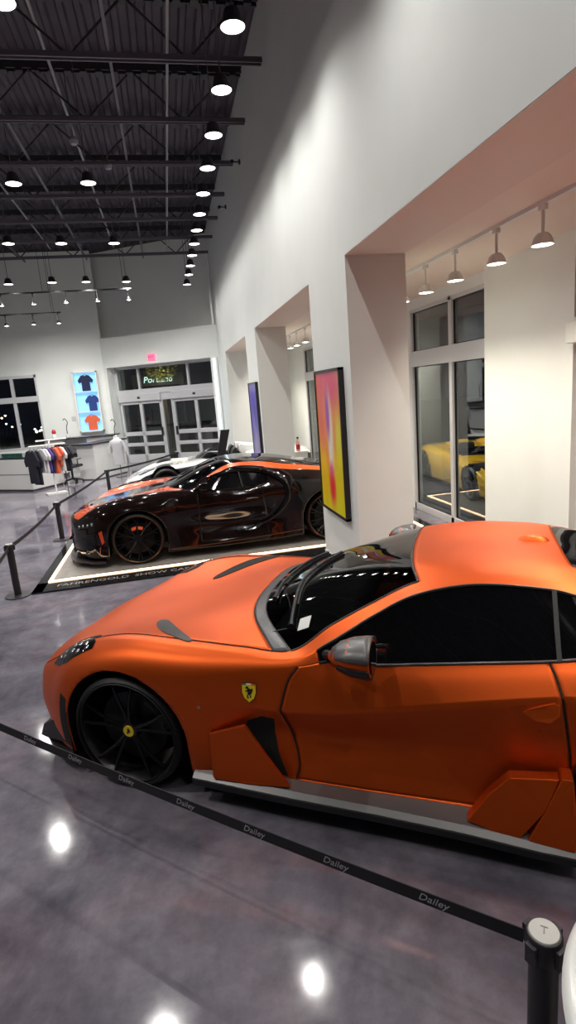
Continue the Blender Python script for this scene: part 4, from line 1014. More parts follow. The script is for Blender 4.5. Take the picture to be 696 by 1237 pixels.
# ================================================================== low open two-seater (two of them)
M_wcar = mat('white car paint', (.75, .76, .75), .22, 0, .5, coat=1.)
M_ycar = mat('yellow car paint', (.75, .42, .02), .25, 0, .5, coat=1.)
def roadster(nm, label, loc, rz, mu, ml):
    global net
    net = []
    def rr(u, zc, zf, wf, ws_, zs, zl, bow=0.):
        row((u-bow, 0, zc), (u-bow*.9, .28, zc+.005), (u-bow*.6, .5, (zc+zf)/2+.01), (u-bow*.1, wf, zf), (u, (wf+ws_)/2, zf-.02), (u, ws_-.02, (zf+zs)/2), (u, ws_, zs), (u, ws_+.01, (zs+zl)/2), (u, ws_, zl), (u, ws_-.03, .14))
    rr(-.86, .36, .35, .5, .56, .28, .2, .12); rr(-.66, .45, .47, .66, .84, .38, .26, .18); rr(-.38, .54, .62, .70, .93, .50, .34, .16); rr(0, .62, .70, .72, .97, .58, .4, .12)
    rr(.38, .68, .71, .74, .96, .58, .36, .1); rr(.75, .74, .74, .76, .93, .60, .32, .1); rr(1.1, .77, .77, .78, .92, .62, .32); rr(1.5, .78, .79, .78, .92, .64, .32); rr(1.9, .82, .82, .76, .95, .66, .34)
    rr(2.3, .88, .85, .74, .98, .68, .38); rr(2.65, .88, .86, .74, 1.0, .66, .4); rr(3.0, .84, .84, .72, .98, .62, .4); rr(3.4, .80, .78, .66, .90, .62, .42)
    rr(3.5, .74, .70, .5, .56, .6, .45)
    C_ = Car(net, 6, 5); C_.cut_arches([(0, .34, .38, .6), (2.65, .35, .39, .6)]); C_.bvh()
    t = thing(nm, label, 'car', loc, rz)
    op = lambda r, c: 5.6 < r < 8.0 and c < 2.6
    C_.part(lambda r, c, q, s: c < 5 and not op(r, c), 'upper_body', mu, t, thick=.01)
    C_.part(lambda r, c, q, s: c >= 5, 'lower_body', ml, t, thick=.01)
    for sd in (1, -1):
        for (u, wd) in ((0, .25), (2.65, .3)): wheel(t, u, .95-wd/2, .33, .26, wd, 5, M_wheelblack, None, M_black, sd, 'twin')
        b = MB(); b.prism(smooth_poly([(1.15, .28), (1.5, .28), (1.72, .88), (1.62, .90), (1.48, .5), (1.15, .46)], 4), ((0, .36*sd+.2, 0), (1, 0, 0), (0, 0, 1)), .4); b.build('seat', M_seat, t)
        b = MB(); pts = [(1.78, 1.0), (1.98, .99), (2.35, .93), (2.75, .84), (2.3, .8), (1.82, .78)]; b.prism(smooth_poly(pts, 4), ((0, .36*sd+.13, 0), (1, 0, 0), (0, 0, 1)), .26); b.build('headrest_fairing', mu, t, bevel=.03, smooth=True)
        lp = smooth_poly([(-.62, .55*sd), (-.3, .68*sd), (-.22, .78*sd), (-.5, .74*sd)], 4); patch_top(C_, lp, .004, .01).build('headlight', M_tint, t)
    b = MB(); b.span((.9, -.62, .18), (2.0, .62, .26)); b.span((-.7, -.55, .12), (3.4, .55, .2)); b.build('underbody', M_black, t)
    b = MB(); vs = []
    for k, a in enumerate(np.linspace(-.72, .72, 13)): u = .72+.22*(a/.72)**2; vs += [(u, a, .74), (u+.26, a*.93, .90)]
    b.add(vs, [(2*k, 2*k+1, 2*k+3, 2*k+2) for k in range(12)]); o = b.build('windscreen', M_screen, t, smooth=True)
    wheel_well(t, 0, .34, .385, .5, .9); wheel_well(t, 2.65, .35, .395, .5, .92)
    mirror_parts(t); return t, C_
roadster('open_sports_car', 'low open white and black sports car parked behind the black supercar', (-.22, 14.08, 0), 0, M_wcar, M_black)
roadster('open_sports_car', 'low yellow sports car placed outside the tall alcove window, standing in for a reflected car', (6.5, 9.9, -.2), R(83), M_ycar, M_ycar)  # stands where the window's mirror image of a yellow car would appear

# ================================================================== lit car platform
pf = thing('display_platform', 'low car platform with grey top, black border and glowing edge strip under the black supercar', 'platform', (0, 0, 0))
M_pf = noisy(mat('platform top', (.30, .27, .24), .35), 8, (.27, .245, .22), (.33, .30, .27))
b = MB(); b.span((-1.72, 7.50, 0), (3.52, 9.82, .028)); b.build('deck', M_pf, pf)
b = MB(); b.span((-1.89, 7.10, 0), (3.60, 7.46, .022)); b.span((-1.89, 7.10, 0), (-1.76, 10.15, .022)); b.span((-1.89, 9.86, 0), (3.60, 10.15, .022)); b.span((3.56, 7.1, 0), (3.72, 10.15, .022)); b.build('border', mat('black gloss border', (.012, .012, .013), .12), pf)
for (p, q) in (((-1.76, 7.46, 0), (3.56, 7.50, .034)), ((-1.76, 9.82, 0), (3.56, 9.86, .034)), ((-1.76, 7.50, 0), (-1.72, 9.82, .034)), ((3.52, 7.50, 0), (3.56, 9.82, .034))):
    b = MB(); b.span(p, q); b.build('light_strip', M_led, pf)
M_grtxt = mat('grey lettering', (.25, .22, .21), .4)
text_mb('FAHRENGOLD', .135, ((-1.18, 7.27, .023), (1, 0, 0), (0, 1, 0)), .001).build('lettering', M_grtxt, pf)
text_mb('SHOW CARPAD', .135, ((-.18, 7.27, .023), (1, 0, 0), (0, 1, 0)), .001).build('lettering', M_grtxt, pf)

# ================================================================== belt barriers
M_wtxt = mat('grey white print', (.45, .44, .48), .5)
M_belt = mat('black webbing', (.012, .011, .014), .7)
posts = [(.862, 1.165), (-1.80, 3.66), (-2.05, 7.14), (-2.02, 10.02), (-1.62, 14.30), (.1, 17.3)]
plab = ['black belt post at the lower right corner with a pale round cap', 'black belt post left of the orange car, just beyond the picture edge', 'black belt post beside the near left corner of the lit platform', 'second black belt post, left of the platform near its far corner', 'black belt post near the white counter, at the end of the platform side', 'black belt post farthest back near the glass doors']
pst = []
M_capw = mat('pale cap', (.52, .52, .50), .45)
for i, (x, y) in enumerate(posts):
    if i == 0:
        t = thing('stanchion', plab[0], 'barrier post', (x, y, 0), 0, 'black belt barrier posts')
        b = MB(); b.lathe([(0, 0), (.145, 0), (.15, .006), (.145, .014), (.05, .024), (0, .024)], 40); b.build('base', M_blackm, t, smooth=True)
        b = MB(); b.cyl((0, 0, .02), (0, 0, .585), .041, n=32); b.build('post', M_blackm, t, smooth=True)
        b = MB(); b.lathe([(0, .575), (.047, .575), (.050, .58), (.050, .645), (.046, .652), (0, .652)], 40)
        for k in range(4): b.box((.052*math.cos(k*math.pi/2+.3), .052*math.sin(k*math.pi/2+.3), .61), (.018, .03, .06), rz=k*math.pi/2+.3)
        b.build('head', M_blackm, t, smooth=True)
        b = MB(); b.lathe([(0, .658), (.040, .657), (.042, .652), (0, .652)], 40); b.build('cap', M_capw, t, smooth=True)
        b = text_mb('T', .035, ((.0, 0, .6585), Vector((.8, -.6, 0)), Vector((.6, .8, 0))), .0004); b.build('cap_mark', M_grtxt, t)
        base = t
    else:
        t = copy_tree(base); t.location = (x, y, 0); t['label'] = plab[i]
blab = ['black printed belt sweeping across the foreground in front of the orange car', 'black belt at the left edge, left of the lit platform corner', 'black belt alongside the left end of the platform', 'black belt running back towards the white counter', 'black belt at the back in front of the glass doors']
for i in range(5):
    a, c = Vector((*posts[i], .612)), Vector((*posts[i+1], .612)); d = (c-a); Ln = d.length; d.normalize()
    a = a+d*.055; c = c-d*.055; Ln -= .11
    n_ = 24; vs = []; sag = .035 if i else .03
    for k in range(n_+1):
        t = k/n_; p = a+(c-a)*t-Vector((0, 0, sag*4*t*(1-t))); nrm = Vector((-d.y, d.x, 0))*.0015
        vs += [p+Vector((0, 0, .024))+nrm, p+Vector((0, 0, .024))-nrm, p-Vector((0, 0, .024))-nrm, p-Vector((0, 0, .024))+nrm]
    fs = [(4*k+q, 4*k+(q+1) % 4, 4*k+4+(q+1) % 4, 4*k+4+q) for k in range(n_) for q in range(4)]+[(0, 1, 2, 3), (4*n_+3, 4*n_+2, 4*n_+1, 4*n_)]
    b = MB(); b.add(vs, fs)
    t = thing('barrier_belt', blab[i], 'belt', (0, 0, 0)); b.build('webbing', M_belt, t)
    if i == 0:
        side = Vector((d.y, -d.x, 0));  # towards the camera
        if side.dot(Vector((0, 0, 0))-a) < 0: side = -side
        xd = side.cross(Vector((0, 0, 1))); xd = -xd if xd.dot(d) > 0 else xd
        s_ = .265
        while s_ < Ln:
            t_ = s_/Ln; p = a+(c-a)*t_-Vector((0, 0, sag*4*t_*(1-t_)))+side*.0022
            text_mb('Dailey', .038, (p, -d if (-d).dot(xd) > 0 else d, (0, 0, 1)), .0003, .35).build('printed_name', M_wtxt, t)
            s_ += .343

# ================================================================== paintings
def art(name, cols, blobs):
    """vertical ramp plus soft coloured ellipses; coordinates: object y,z"""
    m = mat(name, (1, 1, 1), .35)
    b = m.node_tree.nodes['Principled BSDF']
    tc = N(m, 'ShaderNodeTexCoord'); sp = N(m, 'ShaderNodeSeparateXYZ'); L(m, tc.outputs['Object'], sp.inputs[0])
    nz = N(m, 'ShaderNodeTexNoise'); nz.inputs['Scale'].default_value = 2.2; L(m, tc.outputs['Object'], nz.inputs['Vector'])
    ad = N(m, 'ShaderNodeMath', operation='MULTIPLY_ADD'); L(m, nz.outputs['Fac'], ad.inputs[0]); ad.inputs[1].default_value = .35; L(m, sp.outputs['Z'], ad.inputs[2])
    cr_ = N(m, 'ShaderNodeValToRGB'); e = cr_.color_ramp
    for k, (p, c) in enumerate(cols):
        if k < 2: el = e.elements[k]; el.position = p
        else: el = e.elements.new(p)
        el.color = (*c, 1)
    L(m, ad.outputs[0], cr_.inputs['Fac']); cur = cr_.outputs['Color']
    for (cy, cz, ry, rz_, c, st) in blobs:
        mp = N(m, 'ShaderNodeMapping'); mp.vector_type = 'POINT'
        mp.inputs['Location'].default_value = (0, -cy/ry, -cz/rz_); mp.inputs['Scale'].default_value = (0, 1/ry, 1/rz_)
        L(m, tc.outputs['Object'], mp.inputs['Vector'])
        ln = N(m, 'ShaderNodeVectorMath', operation='LENGTH'); L(m, mp.outputs[0], ln.inputs[0])
        mr = N(m, 'ShaderNodeMapRange', interpolation_type='SMOOTHSTEP'); mr.inputs['From Min'].default_value = 1; mr.inputs['From Max'].default_value = .25; mr.inputs['To Min'].default_value = 0; mr.inputs['To Max'].default_value = st
        L(m, ln.outputs['Value'], mr.inputs['Value'])
        mx = N(m, 'ShaderNodeMix', data_type='RGBA'); L(m, mr.outputs['Result'], mx.inputs['Factor']); L(m, cur, mx.inputs[6]); mx.inputs[7].default_value = (*c, 1); cur = mx.outputs[2]
    L(m, cur, b.inputs['Base Color']); return m
# object y runs away from the camera (left in the picture), z from 0 at the foot of the canvas
A1 = art('abstract art pink and yellow', [(.0, (.75, .75, .02)), (.75, (.80, .55, .02)), (1.0, (.80, .30, .05)), (.0, (.75, .75, .02))],
         [(0, 1.50, .75, .42, (.72, .05, .16), 1), (.30, 1.1, .22, .5, (.8, .12, .10), .9), (.12, .95, .20, .75, (.85, .25, .02), .8), (-.02, .95, .17, .62, (.80, .75, .55), .9), (0, .68, .10, .32, (.70, .78, .70), 1), (.05, 1.15, .13, .42, (.40, .05, .42), 1), (.0, .32, .20, .36, (.80, .04, .05), 1), (.0, .52, .10, .14, (.75, .05, .30), .8), (.30, .30, .18, .5, (.85, .45, .02), .6), (-.35, .8, .18, .5, (.70, .72, .02), .9)])
A2 = art('abstract art blue and violet', [(.0, (.30, .28, .42)), (1.0, (.12, .10, .45)), (2.0, (.12, .10, .45))],
         [(0, 1.2, .3, .35, (.10, .06, .5), 1), (.1, .8, .25, .3, (.25, .22, .6), .9), (0, .35, .3, .4, (.35, .3, .5), .8), (-.05, 1.0, .1, .5, (.05, .04, .2), .8)])
def painting(y0, y1, z0, z1, m, label):
    yc = (y0+y1)/2; t = thing('painting', label, 'painting', (WX, yc, z0), 0)
    h = z1-z0; w_ = (y1-y0)/2; d = .06
    b = MB(); b.span((-d+.012, -w_+.02, .02), (-.005, w_-.02, h-.02)); o = b.build('canvas', m, t)
    b = MB(); f = .028
    b.span((-d, -w_, 0), (0, -w_+f, h)); b.span((-d, w_-f, 0), (0, w_, h)); b.span((-d, -w_, 0), (0, w_, f)); b.span((-d, -w_, h-f), (0, w_, h)); b.build('frame', M_black, t)
painting(5.84, 6.86, .73, 2.385, A1, 'tall framed abstract painting in pink, yellow and purple on the nearest pillar')
painting(11.62, 12.68, .80, 2.40, A2, 'narrow framed blue and violet abstract painting on the second pillar')

# ================================================================== far end: display box, counters, clothes
M_lit = mat('lit display back', (.22, .42, .6), .5, emit=(.22, .55, 1.), es=.95)
db = thing('display_box', 'blue lit wall display box with two navy shirts and an orange shirt', 'display case', (0, YF, 0), 0)
x0, x1, z0, z1 = -3.12, -2.30, 1.28, 3.36
b = MB(); b.span((x0, -.22, z0), (x0+.04, 0, z1)); b.span((x1-.04, -.22, z0), (x1, 0, z1)); b.span((x0, -.22, z0), (x1, 0, z0+.04)); b.span((x0, -.22, z1-.04), (x1, 0, z1)); b.build('box_frame', M_white, db)
b = MB(); b.span((x0+.04, -.03, z0+.04), (x1-.04, -.0, z1-.04)); b.build('lit_back_panel', M_lit, db)
for z in (1.96, 2.66):
    b = MB(); b.span((x0+.04, -.21, z), (x1-.04, -.03, z+.025)); b.build('shelf', M_white, db)
def shirt_poly(w, h, polo=False):
    s = w/2
    return [(-s*.62, 0), (s*.62, 0), (s*.60, h*.55), (s*.98, h*.50), (s*1.12, h*.68), (s*.62, h*.96), (s*.24, h), (s*.1, h*.95), (-s*.1, h*.95), (-s*.24, h), (-s*.62, h*.96), (-s*1.12, h*.68), (-s*.98, h*.50), (-s*.60, h*.55)]
def shirt(nm, label, cat, origin, xd, w, h, m, depth=.05, group=None, parent=None):
    t = thing(nm, label, cat, origin, 0, group)
    b = MB(); b.prism(lin_poly(shirt_poly(w, h), 2), ((0, 0, 0), xd, (0, 0, 1)), depth); b.build('fabric', m, t, bevel=.012, smooth=True)
    b = MB(); X = Vector(xd); n_ = X.cross(Vector((0, 0, 1)))
    c0 = n_*depth*.5
    b.tube([c0+X*(-w*.30)+Vector((0, 0, h*.95)), c0+Vector((0, 0, h*1.02)), c0+X*(w*.30)+Vector((0, 0, h*.95))], .008, 6); b.tube([c0+Vector((0, 0, h*1.01)), c0+Vector((0, 0, h*1.09))], .004, 6)
    b.build('hanger', M_black, t); return t
def cloth(nm, c): return mat(nm, c, .85)
M_navy = cloth('navy cloth', (.015, .02, .07)); M_blue = cloth('blue cloth', (.02, .05, .22)); M_orc = cloth('orange cloth', (.72, .13, .06))
shirt('polo_shirt', 'navy polo shirt on the top shelf of the lit display box', 'shirt', (-2.70, YF-.09, 2.70), (1, 0, 0), .46, .54, M_navy)
shirt('polo_shirt', 'blue shirt on the middle shelf of the lit display box', 'shirt', (-2.56, YF-.09, 2.0), (1, 0, 0), .44, .54, M_blue)
shirt('polo_shirt', 'orange polo shirt on the bottom shelf of the lit display box', 'shirt', (-2.66, YF-.09, 1.34), (1, 0, 0), .48, .52, M_orc)
# counters ------------------------------------------------------------
ct = thing('display_counter', 'long white display counter with glass top at the left edge below the window', 'counter', (-3.87, 16.56, 0), math.atan2(-.72, 1.0))
# local +x towards the right-front corner at 0, body extends to -x and +y
b = MB(); b.span((-4.0, 0, .06), (0, 1.15, .90)); b.build('cabinet', M_white, ct)
b = MB(); b.span((-3.98, .03, 0), (-.03, 1.12, .06)); b.build('plinth', M_truss, ct)
b = MB(); b.span((-4.0, -.006, .47), (0, 0, .485)); b.build('groove', M_truss, ct)
b = MB(); b.span((-4.0, 0, .90), (0, 1.15, .93)); b.build('counter_edge', M_black, ct)
b = MB(); b.span((-3.99, .01, .93), (-.01, 1.14, .955)); b.build('glass_top', mat('green glass top', (.02, .07, .055), .04, 0, .6), ct)
ct2 = thing('reception_desk', 'white block desk with dark overhanging top in front of the glass doors', 'desk', (-2.30, 17.70, 0), math.atan2(1.25, .80))
b = MB(); b.span((0, 0, .03), (1.50, .62, 1.05)); b.build('cabinet', M_white, ct2)
b = MB(); b.span((.02, .02, 0), (1.48, .6, .03)); b.build('plinth', M_truss, ct2)
b = MB(); b.span((-.10, -.04, 1.05), (1.62, .70, 1.09)); b.build('desk_top', M_dark_frame, ct2)
ct3 = thing('back_counter', 'low white back counter with thin dark worktop below the lit display box', 'counter', (-4.0, 19.6, 0), R(-3))
b = MB(); b.span((0, 0, .1), (.55, .5, 1.18)); b.build('cabinet', M_white, ct3); b = MB(); b.span((1.3, 0, .1), (2.2, .5, 1.18)); b.build('cabinet', M_white, ct3)
b = MB(); b.span((-.15, -.06, 1.18), (2.3, .6, 1.215)); b.build('worktop', M_dark_frame, ct3)
b = MB(); b.span((0, .5, .1), (2.2, .55, 1.18)); b.build('back_panel', M_white, ct3)
b = MB(); b.span((.02, .05, 0), (.5, .5, .1)); b.span((1.35, .05, 0), (2.15, .5, .1)); b.build('plinth', M_truss, ct3)
kb = thing('payment_terminal', 'small black register with angled screen on the low shelf by the chair', 'register', (-2.95, 18.45, .742), R(-3))
b = MB(); b.span((-.2, -.14, 0), (.2, .14, .05)); b.build('register_base', M_black, kb)
b = MB(); b.box((0, .02, .19), (.30, .02, .22), M=Matrix.Rotation(R(-25), 3, 'X')); b.build('screen', mat('screen glass', (.06, .06, .065), .1), kb)
b = MB(); b.span((-.02, .0, .04), (.02, .05, .2)); b.build('screen_arm', M_black, kb)
sh = thing('side_shelf', 'black side shelf on legs between the rack and the white desk', 'shelf', (-3.02, 18.45, 0), R(-3))
b = MB(); b.span((-.36, -.20, .70), (.36, .20, .74)); b.build('shelf_board', M_dark_frame, sh)
for sx in (-.33, .33):
    for sy in (-.18, .18): b = MB(); b.span((sx-.015, sy-.015, 0), (sx+.015, sy+.015, .70)); b.build('leg', M_black, sh)
# office chair
oc = thing('office_chair', 'black office chair on a five-star base between the counters', 'chair', (-2.98, 17.62, 0), R(150))
b = MB(); b.box((0, 0, .50), (.50, .48, .08)); b.build('seat', M_seat, oc, bevel=.03, smooth=True)
b = MB(); b.box((0, .24, .86), (.46, .06, .62), M=Matrix.Rotation(R(-8), 3, 'X')); b.build('backrest', M_seat, oc, bevel=.03, smooth=True)
b = MB(); b.cyl((0, 0, .1), (0, 0, .47), .03, n=12); b.build('gas_lift', M_black, oc)
for k in range(5):
    a = k*2*math.pi/5; b = MB(); b.tube([(0, 0, .13), (.28*math.cos(a), .28*math.sin(a), .075)], [.028, .016], 6); l = b.build('base_leg', M_black, oc)
    b = MB(); b.cyl((.28*math.cos(a), .28*math.sin(a)-.015, .03), (.28*math.cos(a), .28*math.sin(a)+.015, .03), .03, n=12); b.build('caster', M_black, l)
for s_ in (-1, 1):
    b = MB(); b.tube([(s_*.24, .05, .5), (s_*.29, .05, .58), (s_*.29, .05, .70), (s_*.29, -.12, .70)], .015, 6); b.build('armrest', M_black, oc)
# garment rack with garments
rk = thing('garment_rack', 'white two-tier garment rack in front of the left counter', 'garment rack', (-3.12, 15.75, 0), 0)
dx = Vector((.94, .34, 0)).normalized()
b = MB(); b.box((0, 0, .015), (.50, .36, .03), rz=math.atan2(dx.y, dx.x)); b.build('base', M_white, rk)
b = MB(); b.cyl((0, 0, .03), (0, 0, 1.33), .022, n=12); b.build('pole', M_white, rk)
b = MB(); b.cyl(-dx*.50+Vector((0, 0, 1.28)), dx*.40+Vector((0, 0, 1.28)), .022, n=10); b.build('hang_bar', M_white, rk)
b = MB(); b.cyl(-dx*.34+Vector((0, .12, 1.40)), dx*.42+Vector((0, .12, 1.40)), .022, n=10); b.cyl((0, 0, 1.3), (0, .12, 1.40), .015, n=8); b.build('top_bar', M_white, rk)
M_gw = cloth('pale grey cloth', (.55, .55, .57)); M_wc = cloth('white cloth', (.75, .73, .70)); M_bc = cloth('black cloth', (.012, .011, .02)); M_pc = cloth('purple cloth', (.10, .05, .30))
gx = Vector((-.34, .94, 0))
gm = [(-.50, M_bc, .86, 'black long garment at the left end of the rack', .07), (-.40, M_bc, .90, 'second black long garment from the left on the rack', .05), (-.28, M_gw, .62, 'pale grey shirt beside the black garments on the rack', .05), (-.20, M_wc, .64, 'white shirt left of the purple shirt on the rack', .05), (-.125, M_pc, .62, 'purple and navy shirt in the middle of the rack', .05), (-.055, M_navy, .66, 'navy shirt left of the orange shirt on the rack', .04), (.03, M_orc, .68, 'orange shirt on the garment rack', .09), (.13, M_orc, .50, 'second orange shirt, shorter, on the garment rack', .05), (.20, M_wc, .64, 'white shirt right of the orange shirts on the rack', .06), (.28, M_bc, .62, 'black shirt right of the last white shirt on the rack', .05), (.35, M_bc, .66, 'black shirt at the right end of the rack', .06)]
for (s_, m, h, lab, dp) in gm:
    o_ = Vector((-3.12, 15.75, 0))+dx*s_
    gd = (gx+dx*(-.55)).normalized()
    shirt('hanging_shirt', lab, 'shirt', (o_.x, o_.y, 1.265-h*1.09), gd, .50, h, m, dp, 'garments on the rack')
# mannequin torso with grey shirt by the desk
mq = thing('torso_form', 'pale torso form wearing a light grey shirt beside the white desk', 'mannequin', (-1.62, 17.9, 0), R(-20))
b = MB(); b.lathe([(0, .03), (.16, .03), (.16, 0), (0, 0)], 24); b.cyl((0, 0, .02), (0, 0, .6), .015, n=8); b.build('stand', M_chrome, mq)
b = MB(); b.lathe([(.0, .38), (.17, .38), (.175, .6), (.165, .8), (.19, 1.0), (.18, 1.10), (.10, 1.16), (.05, 1.20), (0, 1.2)], 24); b.v = [(x, y*.62, z) for x, y, z in b.v]
for s_ in (-1, 1): b.tube([(s_*.17, 0, 1.08), (s_*.23, 0, .92), (s_*.25, 0, .74)], [.06, .058, .055], 10)
b.build('grey_shirt', M_gw, mq, smooth=True)
b = MB(); b.lathe([(.045, 1.18), (.045, 1.26), (.0, 1.27)], 16); b.build('neck', M_white, mq, smooth=True)
# cap stands
def capstand(loc, label, hgt):
    t = thing('hook_stand', label, 'display stand', loc, 0)
    b = MB(); b.lathe([(0, 0), (.07, 0), (.07, .012), (0, .012)], 20); b.build('base', M_black, t)
    b = MB(); b.tube(smooth_line([(0, 0, .01), (.0, 0, hgt*.55), (.05, 0, hgt*.8), (-.02, 0, hgt), (-.08, 0, hgt*.93)], 5), .012, 6); b.build('hook', M_black, t)
    b = MB(); b.lathe([(0, .12), (.05, .1), (.07, .03), (.07, .0), (0, 0)], 16); b.v = [(x, y, z+.012) for x, y, z in b.v]; b.build('holder', M_gw, t, smooth=True)
capstand((-1.72, 18.75, 1.09), 'black curved hook stand on the white desk, right of the lit display box', .62)
capstand((-3.3, 19.8, 1.215), 'black curved hook stand on the back counter, left of the lit display box', .62)
bx = thing('small_figure', 'small red and white item on the back counter left of the hook stand', 'ornament', (-3.72, 19.85, 1.215), 0)
b = MB(); b.lathe([(0, 0), (.07, 0), (.08, .08), (.05, .16), (0, .16)], 12); b.build('lower_body', M_wc, bx, smooth=True)
b = MB(); b.lathe([(0, .16), (.05, .16), (.07, .22), (.04, .30), (0, .31)], 12); b.build('upper_body', mat('red enamel', (.5, .04, .05), .4), bx, smooth=True)
o = MB(); o.span((-3.36, YF-.02, 1.72), (-3.22, YF-.002, 1.86)); tag(o.build('wall_outlet', M_gw), 'small grey socket plate on the far wall left of the display box', 'socket')
# exit sign, lit bar
es = thing('exit_sign', 'round-edged red lit exit sign above the glass doors', 'exit sign', tuple(DW(PB, 2.0, -.012, 3.52)), ang)
b = MB(); b.span((-.14, -.04, 0), (.14, .01, .22)); b.build('housing', mat('sign red lit', (.8, .1, .15), .5, emit=(1., .10, .22), es=1.6), es, bevel=.03, bseg=3)
text_mb('EXIT', .11, ((0, -.043, .11), (1, 0, 0), (0, 0, 1)), .002).build('lettering', mat('sign letters', (.3, .0, .03), .5), es)
lb = thing('light_tube', 'tall pale blue light tube on the wall right of the doors', 'light', tuple(DW(PB, 4.34, -.004, 1.05)), ang)
b = MB(); b.span((-.10, -.05, 0), (.10, 0, 2.36)); b.build('back_plate', M_white, lb)
b = MB(); b.cyl((0, -.065, .03), (0, -.065, 2.33), .035, n=12); b.build('tube', mat('cool tube', (1, 1, 1), .5, emit=(.5, .8, 1.), es=1.7), lb)
# leaning display panel behind the black car
dp = thing('tilted_screen', 'black tilted screen on a stand behind the black supercar', 'screen', (1.06, 12.9, 0), 0)
b = MB(); b.lathe([(0, 0), (.2, 0), (.2, .015), (0, .015)], 24); b.build('base', M_black, dp)
b = MB(); b.cyl((0, 0, .01), (0, 0, 1.05), .025, n=10); b.build('pole', M_black, dp)
b = MB(); b.prism([(-.12, .78), (.06, .78), (.24, 1.43), (.04, 1.43)], ((0, -.02, 0), (1, 0, 0), (0, 0, 1)), -.04); b.build('panel', M_dark_frame, dp, bevel=.008)
# pedestal with a bottle in the far alcove
pd = thing('pedestal', 'slim white pedestal in the alcove behind the black supercar', 'pedestal', (2.76, 12.4, 0), 0)
b = MB(); b.span((-.15, -.15, 0), (.15, .15, .82)); b.build('column', M_white, pd, bevel=.006)
b = MB(); b.span((-.17, -.17, .82), (.17, .17, .845)); b.build('top_plate', M_white, pd)
bt = thing('bottle', 'red and white bottle with dark cap on the slim white pedestal', 'bottle', (2.72, 12.33, .845), 0)
b = MB(); b.lathe([(0, 0), (.045, 0), (.047, .02), (.047, .20), (.02, .245), (.018, .28), (0, .28)], 20); b.build('glass_body', mat('pale pink glass', (.7, .4, .38), .2), bt, smooth=True)
b = MB(); b.lathe([(.0485, .045), (.0485, .15)], 20); b.build('red_label', mat('red label', (.45, .01, .02), .5), bt, smooth=True)
b = MB(); b.lathe([(0, .28), (.024, .28), (.024, .32), (0, .32)], 16); b.build('cap', M_dark_frame, bt, smooth=True)
# white round table at the right edge of the picture
rt = thing('round_table', 'white round-edged table top cut by the lower right picture edge', 'table', (1.19, .665, 0), 0)
b = MB(); b.lathe([(0, .70), (.45, .70), (.508, .71), (.52, .735), (.512, .752), (.50, .76), (0, .76)], 96); b.build('table_top', mat('white gloss top', (.80, .82, .80), .2), rt, smooth=True)
b = MB(); b.lathe([(0, 0), (.26, 0), (.26, .015), (.05, .04), (.045, .70)], 48); b.build('pedestal_leg', M_white, rt, smooth=True)

# ================================================================== outside in the dark
M_leaf = noisy(mat('leaves', (.10, .12, .02), .6), 6, (.08, .10, .02), (.2, .19, .04))
tr_ = thing('tree', 'small round tree lit from below outside, seen over the glass doors', 'tree', (-.1, 29.0, -.2), 0)
b = MB(); b.tube([(0, 0, 0), (.05, 0, 1.5), (0, 0, 3.0)], [.12, .09, .05], 8); b.build('trunk', mat('bark', (.12, .08, .05), .8), tr_)
b = MB(); rnd = random.Random(3)
for k in range(900):
    a, c_, r_k = rnd.uniform(0, 2*math.pi), rnd.uniform(-1, 1), rnd.uniform(.35, 1)**.5
    p = Vector((r_k*.85*math.cos(a)*math.sqrt(1-c_*c_), r_k*.8*math.sin(a)*math.sqrt(1-c_*c_), 3.85+r_k*.6*c_))
    M_ = Matrix.Rotation(rnd.uniform(0, 6), 3, 'Z') @ Matrix.Rotation(rnd.uniform(0, 6), 3, 'X'); s_ = rnd.uniform(.05, .10)
    vs = [M_ @ Vector(v)*s_+p for v in ((-1, 0, 0), (0, -.5, .1), (1, 0, 0), (0, .5, .1))]; b.add(vs, [(0, 1, 2, 3)])
b.build('foliage', M_leaf, tr_)
l = bpy.data.lights.new('tree_uplight', 'POINT'); l.energy = 90; l.color = (1, .85, .5); l.shadow_soft_size = .1; lo = bpy.data.objects.new('tree_uplight', l); COL.objects.link(lo); lo.location = (-.2, 27.6, 3.0)
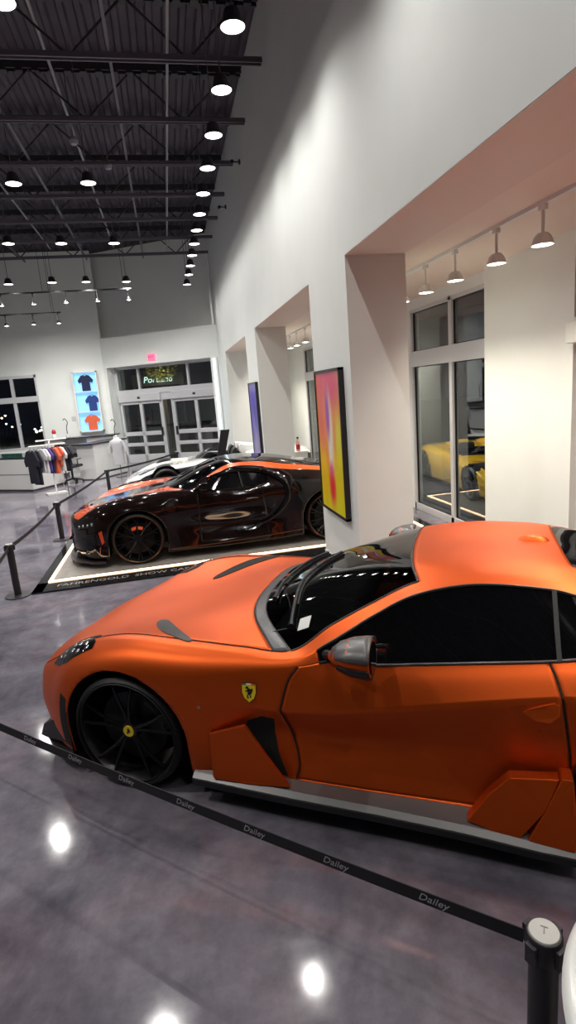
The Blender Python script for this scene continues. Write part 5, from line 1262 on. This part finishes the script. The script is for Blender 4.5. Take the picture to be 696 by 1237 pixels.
sg_ = thing('shop_sign', 'pale green lit lettering outside, seen through the panes above the doors', 'sign', (-.35, 31.6, 2.95), 0)
text_mb('Portland', .44, ((0, 0, .3), (1, 0, 0), (0, 0, 1)), .03, .2).build('lettering', mat('lit letters', (1, 1, 1), .5, emit=(.65, 1., .85), es=1.3), sg_)
b = MB(); b.span((-1.3, .1, -3.15), (-1.2, .2, .6)); b.build('post', M_black, sg_); b = MB(); b.span((1.2, .1, -3.15), (1.3, .2, .6)); b.build('post', M_black, sg_)
b = MB(); b.span((-1.35, .05, .0), (1.35, .12, .62)); b.build('backboard', M_black, sg_)
cols_ = [((1, .75, .45), 6), ((.6, .85, 1), 5), ((1, 1, .9), 6)]
rnd = random.Random(11); k = 0
for i in range(22):
    x, y, z = rnd.uniform(-16, -6), rnd.uniform(38, 50), rnd.uniform(.3, 2.0)
    c_, s_ = cols_[i % 3]
    t = thing('street_lamp', 'distant small street light seen in the dark left window, %s of the scatter' % (ORD[i] if i < 18 else 'far '+ORD[i-18]), 'street light', (x, y, -.2), 0, 'distant lights in the dark')
    b = MB(); b.cyl((0, 0, 0), (0, 0, z+.2), .03, n=6); b.build('pole', M_black, t)
    b = MB(); b.lathe([(0, z+.2), (.09, z+.27), (0, z+.34)], 10); b.build('lamp_head', mat('distant lamp', (1, 1, 1), .5, emit=c_, es=s_), t)

# added lamp on the outer wall, there to brighten the yellow car
wl = thing('added_lantern', 'small added outdoor lamp on the outer wall, lighting the yellow car', 'lantern', (AX+.15, 11.4, 2.9), 0)
b = MB(); b.span((0, -.06, -.1), (.05, .06, .12)); b.build('bracket', M_black, wl)
b = MB(); b.lathe([(0, .04), (.09, .04), (.09, -.02), (0, -.02)], 20); b.v = [(x+.14, y, z) for x, y, z in b.v]; b.build('shade', M_black, wl)
b = MB(); b.lathe([(0, -.022), (.07, -.022), (.07, -.03), (0, -.03)], 20); b.v = [(x+.14, y, z) for x, y, z in b.v]; b.build('lens', M_lampface, wl)
spot((.14, 0, -.08), 420, wl, 150, rot=(0, R(-32), 0))
